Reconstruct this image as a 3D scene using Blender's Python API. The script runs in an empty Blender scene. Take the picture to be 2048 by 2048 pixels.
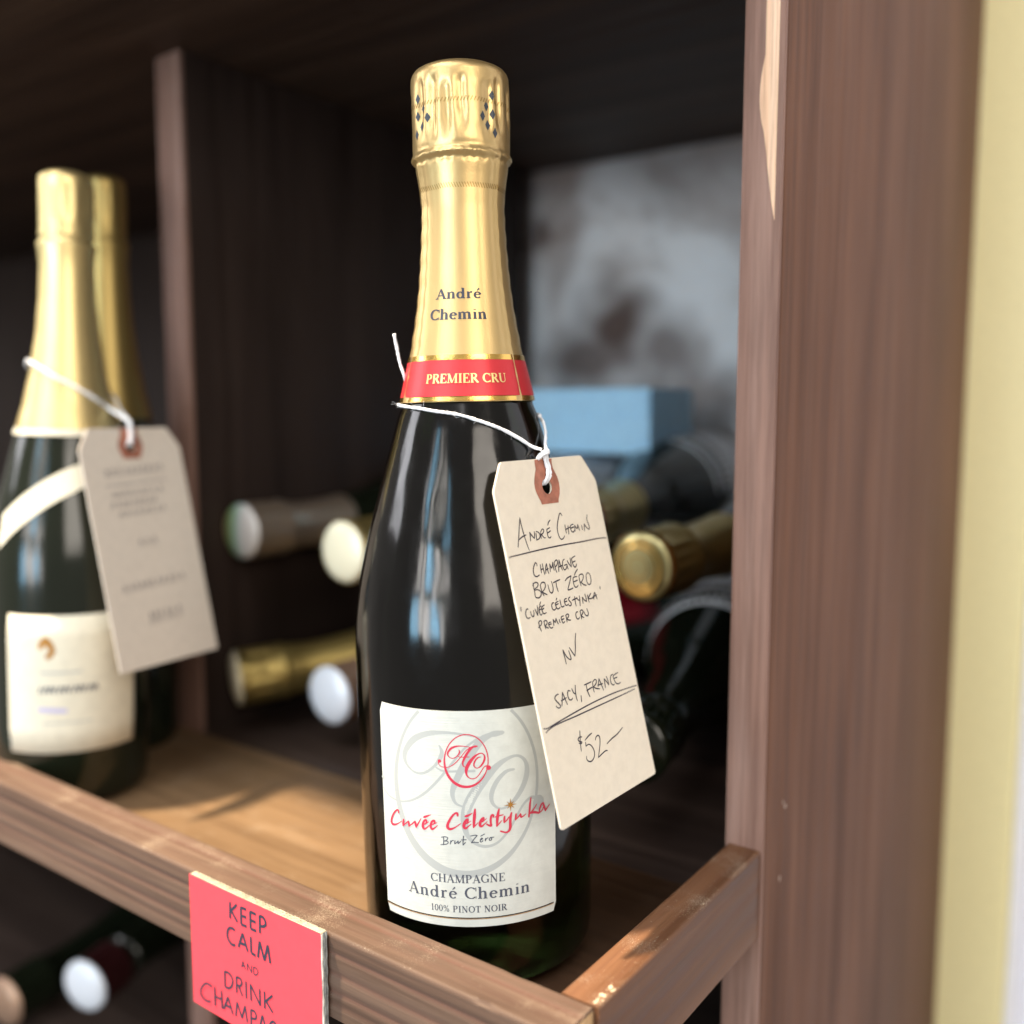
import bpy, bmesh, math, random
from mathutils import Vector, Matrix, noise
PI = math.pi
R_ = math.radians
rnd = random.Random(7)
S = bpy.context.scene
COL = S.collection

# ------------------------------------------------------------------ camera
cam_d = bpy.data.cameras.new("camera")
cam = bpy.data.objects.new("camera", cam_d)
COL.objects.link(cam)
S.camera = cam
PITCH = math.atan(204 / 1920)
TH = R_(36)
FW = Vector((-math.sin(TH) * math.cos(PITCH), math.cos(TH) * math.cos(PITCH), -math.sin(PITCH)))
RT = Vector((math.cos(TH), math.sin(TH), 0))
UP = RT.cross(FW)
cam.matrix_world = Matrix(((RT.x, UP.x, -FW.x, 0), (RT.y, UP.y, -FW.y, 0), (RT.z, UP.z, -FW.z, .2), (0, 0, 0, 1)))
cam_d.sensor_width = 36
cam_d.lens = 36 * 1920 / 2048
cam_d.clip_start = .01
cam_d.clip_end = 50
cam_d.dof.use_dof = True
cam_d.dof.focus_distance = .327
cam_d.dof.aperture_fstop = 3.7

# ------------------------------------------------------------------ world
w = bpy.data.worlds.new("World")
S.world = w
w.use_nodes = True
w.node_tree.nodes["Background"].inputs[0].default_value = (1.0, .93, .86, 1)
w.node_tree.nodes["Background"].inputs[1].default_value = .38

# ------------------------------------------------------------------ lamps
def look(o, target):
    d = Vector(target) - o.location
    o.rotation_euler = d.to_track_quat('-Z', 'Y').to_euler()

def area(name, loc, target, sx, sy, radiance, color):
    l = bpy.data.lights.new(name, 'AREA')
    l.shape = 'RECTANGLE'; l.size = sx; l.size_y = sy
    l.energy = radiance * PI * sx * sy
    l.color = color
    o = bpy.data.objects.new(name, l)
    COL.objects.link(o)
    o.location = loc
    look(o, target)
    return o

# the shop window behind the camera, as patches of light
# (x, z, width, height, radiance): irregular patches shaped for the reflections, lowest row added to light the back wall
for k, (x, z, sx, sz, rad) in enumerate([
        (-.70, .98, .10, .34, 8), (-.50, 1.04, .17, .26, 10), (-.24, .98, .13, .40, 9), (.02, 1.06, .20, .22, 7), (.26, .94, .10, .36, 6),
        (-.64, .58, .22, .30, 10), (-.40, .50, .14, .42, 13), (-.19, .62, .18, .26, 15), (.04, .52, .16, .42, 13), (.26, .58, .16, .24, 9),
        (-.64, .12, .22, .40, 13), (-.42, .16, .17, .34, 15), (-.20, .11, .19, .40, 17), (.03, .15, .20, .36, 15), (.26, .12, .15, .40, 12)]):
    area("window_and_fill_light", (x - .12, -1.65, z), (x - .12, 0, z), sx, sz, rad * (1.2 if k % 3 == 1 else .85), (.36, .72, 1.0) if k % 3 == 1 else (1.0, .95, .90))
area("right_fill_light", (1.35, -.55, .75), (-.2, .25, .15), .9, .9, 6.6, (1.0, .91, .80))  # soft fill from the right, added to brighten the tag and side panel
for dx, dy, sx, rad in ((-.18, .10, .10, 16), (.06, -.16, .07, 20), (.30, .04, .12, 10)):
    area("ceiling_light", (-.75 + dx, -.75 + dy, 2.1), (-.25, .25, .1), sx, .8, rad, (1.0, .95, .88))
area("skylight", (-.15, -1.15, 2.2), (-.2, -.2, 0), 2.2, 1.5, 3.4, (1.0, .97, .98))
area("side_light", (-1.7, -.55, .85), (-.3, .28, .1), .5, .7, 7.0, (.95, .95, 1.0))
# sunlight that falls through the window onto the shelf
sp = bpy.data.lights.new("sun_beam", 'SPOT')
sp.energy = 1080; sp.color = (1.0, .80, .56); sp.shadow_soft_size = .07
sp.spot_size = R_(22); sp.spot_blend = .1
spo = bpy.data.objects.new("sun_beam", sp)
COL.objects.link(spo)
spo.location = (-1.25, -.395, 2.78)
look(spo, (-.35, .28, 0))

S.view_settings.view_transform = 'Standard'
S.view_settings.look = 'None'
S.view_settings.exposure = 0
S.view_settings.gamma = 1
S.cycles.use_denoising = True
S.cycles.max_bounces = 10
S.cycles.transmission_bounces = 8
S.cycles.caustics_reflective = False
S.cycles.caustics_refractive = False
S.cycles.sample_clamp_indirect = 6

# ------------------------------------------------------------------ node helpers
def new_mat(name, base=(.5, .5, .5), rough=.5, metal=0., spec=.5):
    m = bpy.data.materials.new(name)
    m.use_nodes = True
    b = m.node_tree.nodes["Principled BSDF"]
    b.inputs["Base Color"].default_value = (*base, 1)
    b.inputs["Roughness"].default_value = rough
    b.inputs["Metallic"].default_value = metal
    b.inputs["Specular IOR Level"].default_value = spec
    return m, m.node_tree, b

def nd(nt, t, **kw):
    n = nt.nodes.new(t)
    for a, v in kw.items():
        if a.startswith("i_"):
            key = a[2:]
            key = int(key) if key.isdigit() else key
            n.inputs[key].default_value = v
        else:
            setattr(n, a, v)
    return n

def ramp(nt, src, stops):
    r = nt.nodes.new("ShaderNodeValToRGB")
    e = r.color_ramp.elements
    while len(e) < len(stops): e.new(.5)
    for i, (p, c) in enumerate(stops):
        e[i].position = p
        e[i].color = (*c, 1) if len(c) == 3 else c
    nt.links.new(src, r.inputs[0])
    return r

def coords(nt, scale, rot=(0, 0, 0)):
    tc = nt.nodes.new("ShaderNodeTexCoord")
    mp = nt.nodes.new("ShaderNodeMapping")
    mp.inputs["Scale"].default_value = scale
    mp.inputs["Rotation"].default_value = rot
    nt.links.new(tc.outputs["Object"], mp.inputs[0])
    return mp.outputs[0]

def mixc(nt, fac, a, b, mode='MIX'):
    m = nt.nodes.new("ShaderNodeMix")
    m.data_type = 'RGBA'; m.blend_type = mode
    for s, v in ((0, fac), (6, a), (7, b)):
        if hasattr(v, 'node'): nt.links.new(v, m.inputs[s])
        else: m.inputs[s].default_value = v if s == 0 else (*v, 1)
    return m.outputs[2]

def bump(nt, b, h, strength, dist):
    n = nt.nodes.new("ShaderNodeBump")
    n.inputs["Strength"].default_value = strength
    n.inputs["Distance"].default_value = dist
    nt.links.new(h, n.inputs["Height"])
    nt.links.new(n.outputs[0], b.inputs["Normal"])
    return n

def wood(name, cols, axis, rough=.6, gs=1., dust=0., blotch=.5, spec=.3, groove=None, bstr=.5):
    """stained wood, grain running along axis (0,1,2); cols dark..light"""
    m, nt, b = new_mat(name, cols[1], rough, 0, spec)
    sc = [90 * gs] * 3; sc[axis] = 4 * gs
    v = coords(nt, sc)
    n1 = nd(nt, "ShaderNodeTexNoise", i_Scale=1.0, i_Detail=8., i_Roughness=.62, i_Distortion=.6)
    nt.links.new(v, n1.inputs["Vector"])
    sc2 = [420 * gs] * 3; sc2[axis] = 14 * gs
    n2 = nd(nt, "ShaderNodeTexNoise", i_Scale=1.0, i_Detail=5., i_Roughness=.7)
    nt.links.new(coords(nt, sc2), n2.inputs["Vector"])
    sc3 = [22] * 3; sc3[axis] = 5
    n3 = nd(nt, "ShaderNodeTexNoise", i_Scale=1.0, i_Detail=3., i_Roughness=.55)
    nt.links.new(coords(nt, sc3), n3.inputs["Vector"])
    r = ramp(nt, n1.outputs[0], [(.28, cols[0]), (.48, cols[1]), (.72, cols[2])])
    fine = ramp(nt, n2.outputs[0], [(.30, (.62, .58, .56)), (.55, (1, 1, 1)), (.75, (1.15, 1.13, 1.1))])
    c = mixc(nt, 1., r.outputs[0], fine.outputs[0], 'MULTIPLY')
    bl = ramp(nt, n3.outputs[0], [(.35, (.66, .62, .60)), (.6, (1.08, 1.06, 1.04))])
    c = mixc(nt, blotch, c, mixc(nt, 1., c, bl.outputs[0], 'MULTIPLY'))
    if groove is not None:
        at = nd(nt, "ShaderNodeAttribute", attribute_name="groove")
        c = mixc(nt, at.outputs["Fac"], c, groove)
    if dust:
        d1 = nd(nt, "ShaderNodeTexNoise", i_Scale=2200., i_Detail=2.)
        tc = nt.nodes.new("ShaderNodeTexCoord")
        nt.links.new(tc.outputs["Object"], d1.inputs["Vector"])
        d2 = nd(nt, "ShaderNodeTexNoise", i_Scale=60., i_Detail=4.)
        nt.links.new(tc.outputs["Object"], d2.inputs["Vector"])
        mm = nd(nt, "ShaderNodeMath", operation='MULTIPLY')
        nt.links.new(d1.outputs[0], mm.inputs[0]); nt.links.new(d2.outputs[0], mm.inputs[1])
        dr = ramp(nt, mm.outputs[0], [(.31, (0, 0, 0)), (.40, (1, 1, 1))])
        ge = nd(nt, "ShaderNodeNewGeometry")
        sx = nd(nt, "ShaderNodeSeparateXYZ"); nt.links.new(ge.outputs["Normal"], sx.inputs[0])
        up = nd(nt, "ShaderNodeMapRange", i_1=.2, i_2=.9); nt.links.new(sx.outputs[2], up.inputs[0])
        mu = nd(nt, "ShaderNodeMath", operation='MULTIPLY', i_1=dust)
        nt.links.new(up.outputs[0], mu.inputs[0])
        mu2 = nd(nt, "ShaderNodeMath", operation='MULTIPLY')
        nt.links.new(mu.outputs[0], mu2.inputs[0]); nt.links.new(dr.outputs[0], mu2.inputs[1])
        c = mixc(nt, mu2.outputs[0], c, (.42, .34, .25))
    nt.links.new(c, b.inputs["Base Color"])
    add = nd(nt, "ShaderNodeMath", operation='ADD')
    nt.links.new(n1.outputs[0], add.inputs[0]); nt.links.new(n2.outputs[0], add.inputs[1])
    bump(nt, b, add.outputs[0], bstr, .0006)
    rr = nd(nt, "ShaderNodeMapRange", i_1=.3, i_2=.7, i_3=rough - .1, i_4=rough + .12)
    nt.links.new(n2.outputs[0], rr.inputs[0]); nt.links.new(rr.outputs[0], b.inputs["Roughness"])
    return m

# ------------------------------------------------------------------ mesh helpers
def obj(name, me_or_bm, mat, parent=None, smooth=True, autos=None):
    if isinstance(me_or_bm, bmesh.types.BMesh):
        me = bpy.data.meshes.new(name)
        me_or_bm.normal_update()
        me_or_bm.to_mesh(me); me_or_bm.free()
    else:
        me = me_or_bm
    if mat is not None and len(me.materials) == 0: me.materials.append(mat)
    if smooth:
        me.shade_smooth()
        if autos: me.set_sharp_from_angle(angle=R_(autos))
    o = bpy.data.objects.new(name, me)
    COL.objects.link(o)
    if parent is not None: o.parent = parent
    return o

def tag(o, label, cat, group=None, kind=None):
    if label: o["label"] = label
    if cat: o["category"] = cat
    if group: o["group"] = group
    if kind: o["kind"] = kind
    return o

def empty(name, M=None):
    o = bpy.data.objects.new(name, None)
    COL.objects.link(o)
    o.empty_display_size = .02
    if M is not None: o.matrix_world = M
    return o

def pydata(name, verts, faces):
    me = bpy.data.meshes.new(name)
    me.from_pydata([tuple(v) for v in verts], [], faces)
    me.update()
    return me

def box_bm(x0, x1, y0, y1, z0, z1, bev=.001, seg=2):
    bm = bmesh.new()
    bmesh.ops.create_cube(bm, size=1)
    for v in bm.verts:
        v.co = Vector((x0 + (v.co.x + .5) * (x1 - x0), y0 + (v.co.y + .5) * (y1 - y0), z0 + (v.co.z + .5) * (z1 - z0)))
    if bev: bmesh.ops.bevel(bm, geom=bm.edges[:], offset=bev, segments=seg, profile=.6, affect='EDGES')
    return bm

def lathe(profile, seg=64, fn=None):
    """profile [(z, r)] bottom to top; fn(theta, z, r) may change the radius; theta 0 faces local -y"""
    V, Fc = [], []
    rings = []
    for z, r in profile:
        if r <= 1e-6:
            rings.append([len(V)]); V.append((0, 0, z)); continue
        ids = []
        for i in range(seg):
            t = 2 * PI * i / seg - PI
            rr = fn(t, z, r) if fn else r
            ids.append(len(V)); V.append((rr * math.sin(t), -rr * math.cos(t), z))
        rings.append(ids)
    for a, b in zip(rings, rings[1:]):
        for i in range(seg):
            j = (i + 1) % seg
            if len(a) == 1: Fc.append((a[0], b[j], b[i]))
            elif len(b) == 1: Fc.append((a[i], a[j], b[0]))
            else: Fc.append((a[i], a[j], b[j], b[i]))
    return V, Fc

def interp(prof, z):
    if z <= prof[0][0]: return prof[0][1]
    for (a, ra), (b, rb) in zip(prof, prof[1:]):
        if z <= b: return ra + (rb - ra) * (z - a) / (b - a)
    return prof[-1][1]

def smoothprof(prof, step, z0, z1):
    n = max(2, int(round((z1 - z0) / step)))
    out = []
    for i in range(n + 1):
        z = z0 + (z1 - z0) * i / n
        rs = [interp(prof, z + d) for d in (-.002, -.001, 0, .001, .002)]
        out.append((z, sum(rs) / 5))
    return out

# pen and print: variable-width strokes laid on a surface
def catmull(P, n=5):
    if len(P) < 3: return P
    out = []
    Q = [P[0]] + list(P) + [P[-1]]
    for i in range(1, len(Q) - 2):
        p0, p1, p2, p3 = Q[i - 1], Q[i], Q[i + 1], Q[i + 2]
        for k in range(n):
            t = k / n
            out.append(tuple(.5 * ((2 * b) + (-a + c) * t + (2 * a - 5 * b + 4 * c - d) * t * t + (-a + 3 * b - 3 * c + d) * t ** 3)
                             for a, b, c, d in zip(p0, p1, p2, p3)))
    out.append(tuple(P[-1]))
    return out

def dens(P, step):
    out = [P[0]]
    for a, b in zip(P, P[1:]):
        L = math.hypot(b[0] - a[0], b[1] - a[1])
        n = max(1, int(math.ceil(L / step)))
        for k in range(1, n + 1):
            out.append(tuple(x + (y - x) * k / n for x, y in zip(a, b)))
    return out

def strokes(name, ST, place, mat, parent, lift=.00006, scale=1e-5, width=None, step=.0012, round_end=True, clip=None, smooth=True, taper=False):
    """ST: list of strokes, points (u, v[, w]) in units of scale; place(u, v, h) -> point"""
    V, Fc = [], []
    for si, st in enumerate(ST):
        P = [(p[0] * scale, p[1] * scale, (p[2] * scale if len(p) > 2 else width)) for p in st]
        if smooth: P = catmull(P)
        P = [p for i, p in enumerate(P) if i == 0 or math.hypot(p[0] - P[i - 1][0], p[1] - P[i - 1][1]) > 1e-6]
        if len(P) < 2: continue
        if taper:
            L = len(P)
            P = [(p[0], p[1], p[2] * (.80 + .30 * math.sin(PI * (i + .5) / L) + .12 * noise.noise((p[0] * 400, p[1] * 400, si)))) for i, p in enumerate(P)]
        P = dens(P, step)
        h = lift + (si % 50) * 6e-7
        row = []
        n = len(P)
        ext = []
        def nrm(i):
            a, b = P[max(0, i - 1)], P[min(n - 1, i + 1)]
            dx, dy = b[0] - a[0], b[1] - a[1]
            L = math.hypot(dx, dy) or 1
            return dx / L, dy / L
        if round_end:
            dx, dy = nrm(0); w0 = P[0][2]
            ext.append((P[0][0] - dx * w0 * .45, P[0][1] - dy * w0 * .45, w0 * .35, dx, dy))
        for i in range(n):
            dx, dy = nrm(i); ext.append((P[i][0], P[i][1], P[i][2], dx, dy))
        if round_end:
            dx, dy = nrm(n - 1); w0 = P[-1][2]
            ext.append((P[-1][0] + dx * w0 * .45, P[-1][1] + dy * w0 * .45, w0 * .35, dx, dy))
        prev = None
        for (x, y, ww, dx, dy) in ext:
            if clip and not clip(x, y):
                prev = None; continue
            i0 = len(V)
            V.append(place(x - dy * ww / 2, y + dx * ww / 2, h))
            V.append(place(x + dy * ww / 2, y - dx * ww / 2, h))
            if prev is not None: Fc.append((prev, prev + 1, i0 + 1, i0))
            prev = i0
    return obj(name, pydata(name, V, Fc), mat, parent, smooth=False)

def fan(V, Fc, pts):
    i0 = len(V); V.extend(pts); Fc.append(tuple(range(i0, i0 + len(pts))))

def tube(path, rad, seg=10, twist=None, closed=False):
    """tube along 3D points, twist: turns per metre of a two-ply section"""
    V, Fc = [], []
    n = len(path)
    ref = Vector((0, 0, 1))
    T0 = (path[1] - path[0]).normalized()
    if abs(T0.dot(ref)) > .9: ref = Vector((1, 0, 0))
    N = (ref - T0 * ref.dot(T0)).normalized()
    s = 0
    for i, p in enumerate(path):
        T = (path[min(n - 1, i + 1)] - path[max(0, i - 1)]).normalized()
        N = (N - T * N.dot(T)).normalized()
        B = T.cross(N)
        if i: s += (p - path[i - 1]).length
        rr = rad(i / (n - 1)) if callable(rad) else rad
        for k in range(seg):
            a = 2 * PI * k / seg
            q = rr
            if twist: q = rr * (.70 + .36 * abs(math.cos(a + s * twist * 2 * PI))) * (1 + .12 * noise.noise((s * 1500, a, 0)))
            V.append(p + N * (q * math.cos(a)) + B * (q * math.sin(a)))
    for i in range(n - 1):
        for k in range(seg):
            j = (k + 1) % seg
            Fc.append((i * seg + k, i * seg + j, (i + 1) * seg + j, (i + 1) * seg + k))
    Fc.append(tuple(range(seg))[::-1]); Fc.append(tuple((n - 1) * seg + k for k in range(seg)))
    return V, Fc

def spath(P, n=8):
    P = [tuple(p) for p in P]
    return [Vector(p) for p in catmull(P, n)]
# ------------------------------------------------------------------ serif letters (cap height 1), each a list of strokes (x, y, w)
GT, GH = .135, .05
def gser(x, y, wd=.24, up=1):
    return [(x - wd / 2, y + up * GH / 2, GH), (x + wd / 2, y + up * GH / 2, GH)]
def gline(x0, y0, x1, y1, w0): return [(x0, y0, w0), (x1, y1, w0)]
def garc(cx, cy, rx, ry, a0, a1, wt=None, wh=None, n=14):
    wt = wt or GT; wh = wh or GH
    out = []
    for i in range(n + 1):
        a = R_(a0 + (a1 - a0) * i / n)
        out.append((cx + rx * math.cos(a), cy + ry * math.sin(a), wh + (wt - wh) * abs(math.cos(a)) ** 1.3))
    return out
def glyph(ch):
    T, H = GT, GH
    L = gline
    if ch == 'A': return .78, [L(.11, 0, .38, 1, H), L(.37, .98, .66, 0, T), L(.20, .33, .55, .33, H), gser(.10, 0, .22), gser(.66, 0, .26)]
    if ch == 'C': return .76, [garc(.42, .5, .33, .47, 48, 312), L(.70, .98, .70, .66, H), L(.70, .02, .70, .24, H * .8)]
    if ch == 'G': return .82, [garc(.42, .5, .33, .47, 48, 300), L(.70, .98, .70, .68, H), L(.69, .04, .69, .42, T), gser(.69, .40, .24)]
    if ch == 'E': return .66, [L(.17, 0, .17, 1, T), L(.06, H / 2, .60, H / 2, H), L(.06, 1 - H / 2, .57, 1 - H / 2, H), L(.17, .52, .42, .52, H), L(.60, 0, .60, .24, H), L(.565, 1, .565, .78, H), L(.42, .40, .42, .64, H)]
    if ch == 'H': return .84, [L(.18, 0, .18, 1, T), L(.66, 0, .66, 1, T), L(.18, .5, .66, .5, H)] + [gser(x, y, .26, u) for x in (.18, .66) for y, u in ((0, 1), (1, -1))]
    if ch == 'I': return .40, [L(.2, 0, .2, 1, T), gser(.2, 0, .28), gser(.2, 1, .28, -1)]
    if ch == 'M': return 1.0, [L(.16, 0, .16, 1, H), L(.17, 1, .48, .03, T), L(.48, .03, .80, 1, H), L(.82, 0, .82, 1, T), gser(.15, 0, .22), gser(.83, 0, .26), gser(.12, 1, .18, -1), gser(.86, 1, .2, -1)]
    if ch == 'N': return .86, [L(.17, 0, .17, 1, H), L(.17, 1, .68, .02, T), L(.68, 0, .68, 1, H), gser(.17, 0, .22), gser(.68, 1, .22, -1), gser(.12, 1, .16, -1)]
    if ch == 'O': return .84, [garc(.42, .5, .33, .47, 0, 360, n=26)]
    if ch == 'P': return .68, [L(.18, 0, .18, 1, T), gser(.18, 0, .28), [(.06, .975, H), (.34, .975, H)] + garc(.34, .73, .22, .245, 90, -90) + [(.18, .485, H)]]
    if ch == 'R': return .76, [L(.18, 0, .18, 1, T), gser(.18, 0, .26), [(.06, .975, H), (.34, .975, H)] + garc(.34, .75, .21, .225, 90, -90) + [(.18, .525, H)], L(.36, .52, .66, .02, T), gser(.68, 0, .16)]
    if ch == 'T': return .70, [L(.35, 0, .35, 1, T), gser(.35, 0, .28), L(.06, 1 - H / 2, .64, 1 - H / 2, H), L(.075, 1, .075, .76, H), L(.625, 1, .625, .76, H)]
    if ch == 'U': return .82, [[(.18, 1, T), (.18, .34, T), (.21, .15, T * .85), (.32, .04, H * 1.3), (.44, .03, H), (.58, .09, H), (.65, .24, H), (.66, .5, H), (.66, 1, H)], gser(.18, 1, .26, -1), gser(.66, 1, .22, -1)]
    if ch == '1': return .48, [L(.25, 0, .25, 1, T * .8), gser(.25, 0, .26), L(.12, .86, .25, .98, H)]
    if ch == '0': return .56, [garc(.28, .5, .19, .47, 0, 360, T * .85, n=24)]
    if ch == '%': return .84, [garc(.22, .74, .12, .22, 0, 360, T * .6, n=16), garc(.62, .24, .12, .22, 0, 360, T * .6, n=16), L(.20, 0, .64, 1, H)]
    if ch == 'n': return .66, [L(.16, 0, .16, .64, T), gser(.16, 0, .24), L(.06, .62, .18, .62, H), [(.18, .46, H), (.26, .60, H), (.37, .645, H * 1.6), (.46, .58, T * .9), (.48, .42, T), (.48, 0, T)], gser(.48, 0, .24)]
    if ch == 'h': return .66, [L(.16, 0, .16, 1.02, T), gser(.16, 0, .24), L(.05, 1.0, .18, 1.0, H), [(.18, .46, H), (.26, .60, H), (.37, .645, H * 1.6), (.46, .58, T * .9), (.48, .42, T), (.48, 0, T)], gser(.48, 0, .24)]
    if ch == 'm': return .98, [L(.16, 0, .16, .64, T), gser(.16, 0, .24), L(.06, .62, .18, .62, H), [(.18, .46, H), (.25, .60, H), (.35, .645, H * 1.6), (.44, .58, T * .9), (.46, .42, T), (.46, 0, T)], gser(.46, 0, .24), [(.48, .46, H), (.55, .60, H), (.66, .645, H * 1.6), (.76, .58, T * .9), (.78, .42, T), (.78, 0, T)], gser(.78, 0, .24)]
    if ch == 'd': return .66, [garc(.28, .32, .18, .30, 30, 330), L(.47, 0, .47, 1.02, T), L(.36, 1.0, .48, 1.0, H), gser(.52, 0, .16)]
    if ch in 'eé':
        g = [garc(.29, .32, .19, .30, 8, 320), L(.10, .37, .47, .37, H)]
        if ch == 'é': g.append([(.27, .76, H), (.42, .98, T * .8)])
        return .56, g
    if ch == 'r': return .48, [L(.16, 0, .16, .64, T), gser(.16, 0, .26), L(.06, .62, .18, .62, H), [(.18, .42, H), (.24, .57, H), (.34, .63, T * .7), (.40, .56, T * .9)]]
    if ch == 'i': return .34, [L(.17, 0, .17, .64, T), gser(.17, 0, .24), L(.07, .62, .19, .62, H), [(.17, .86, T), (.17, .93, T)]]
    return .36, []

def set_text(txt, u0, u1, v, cap, track=0.):
    """strokes in metres: text from u0 to u1 on baseline v"""
    adv = [glyph(c)[0] + track for c in txt]
    W = sum(adv) - track
    sx = (u1 - u0) / W
    out, x = [], 0
    for c, a in zip(txt, adv):
        for st in glyph(c)[1]:
            out.append([(u0 + (x + p[0]) * sx, v + p[1] * cap, p[2] * (cap * .5 + sx * .5)) for p in st])
        x += a
    return out

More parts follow.
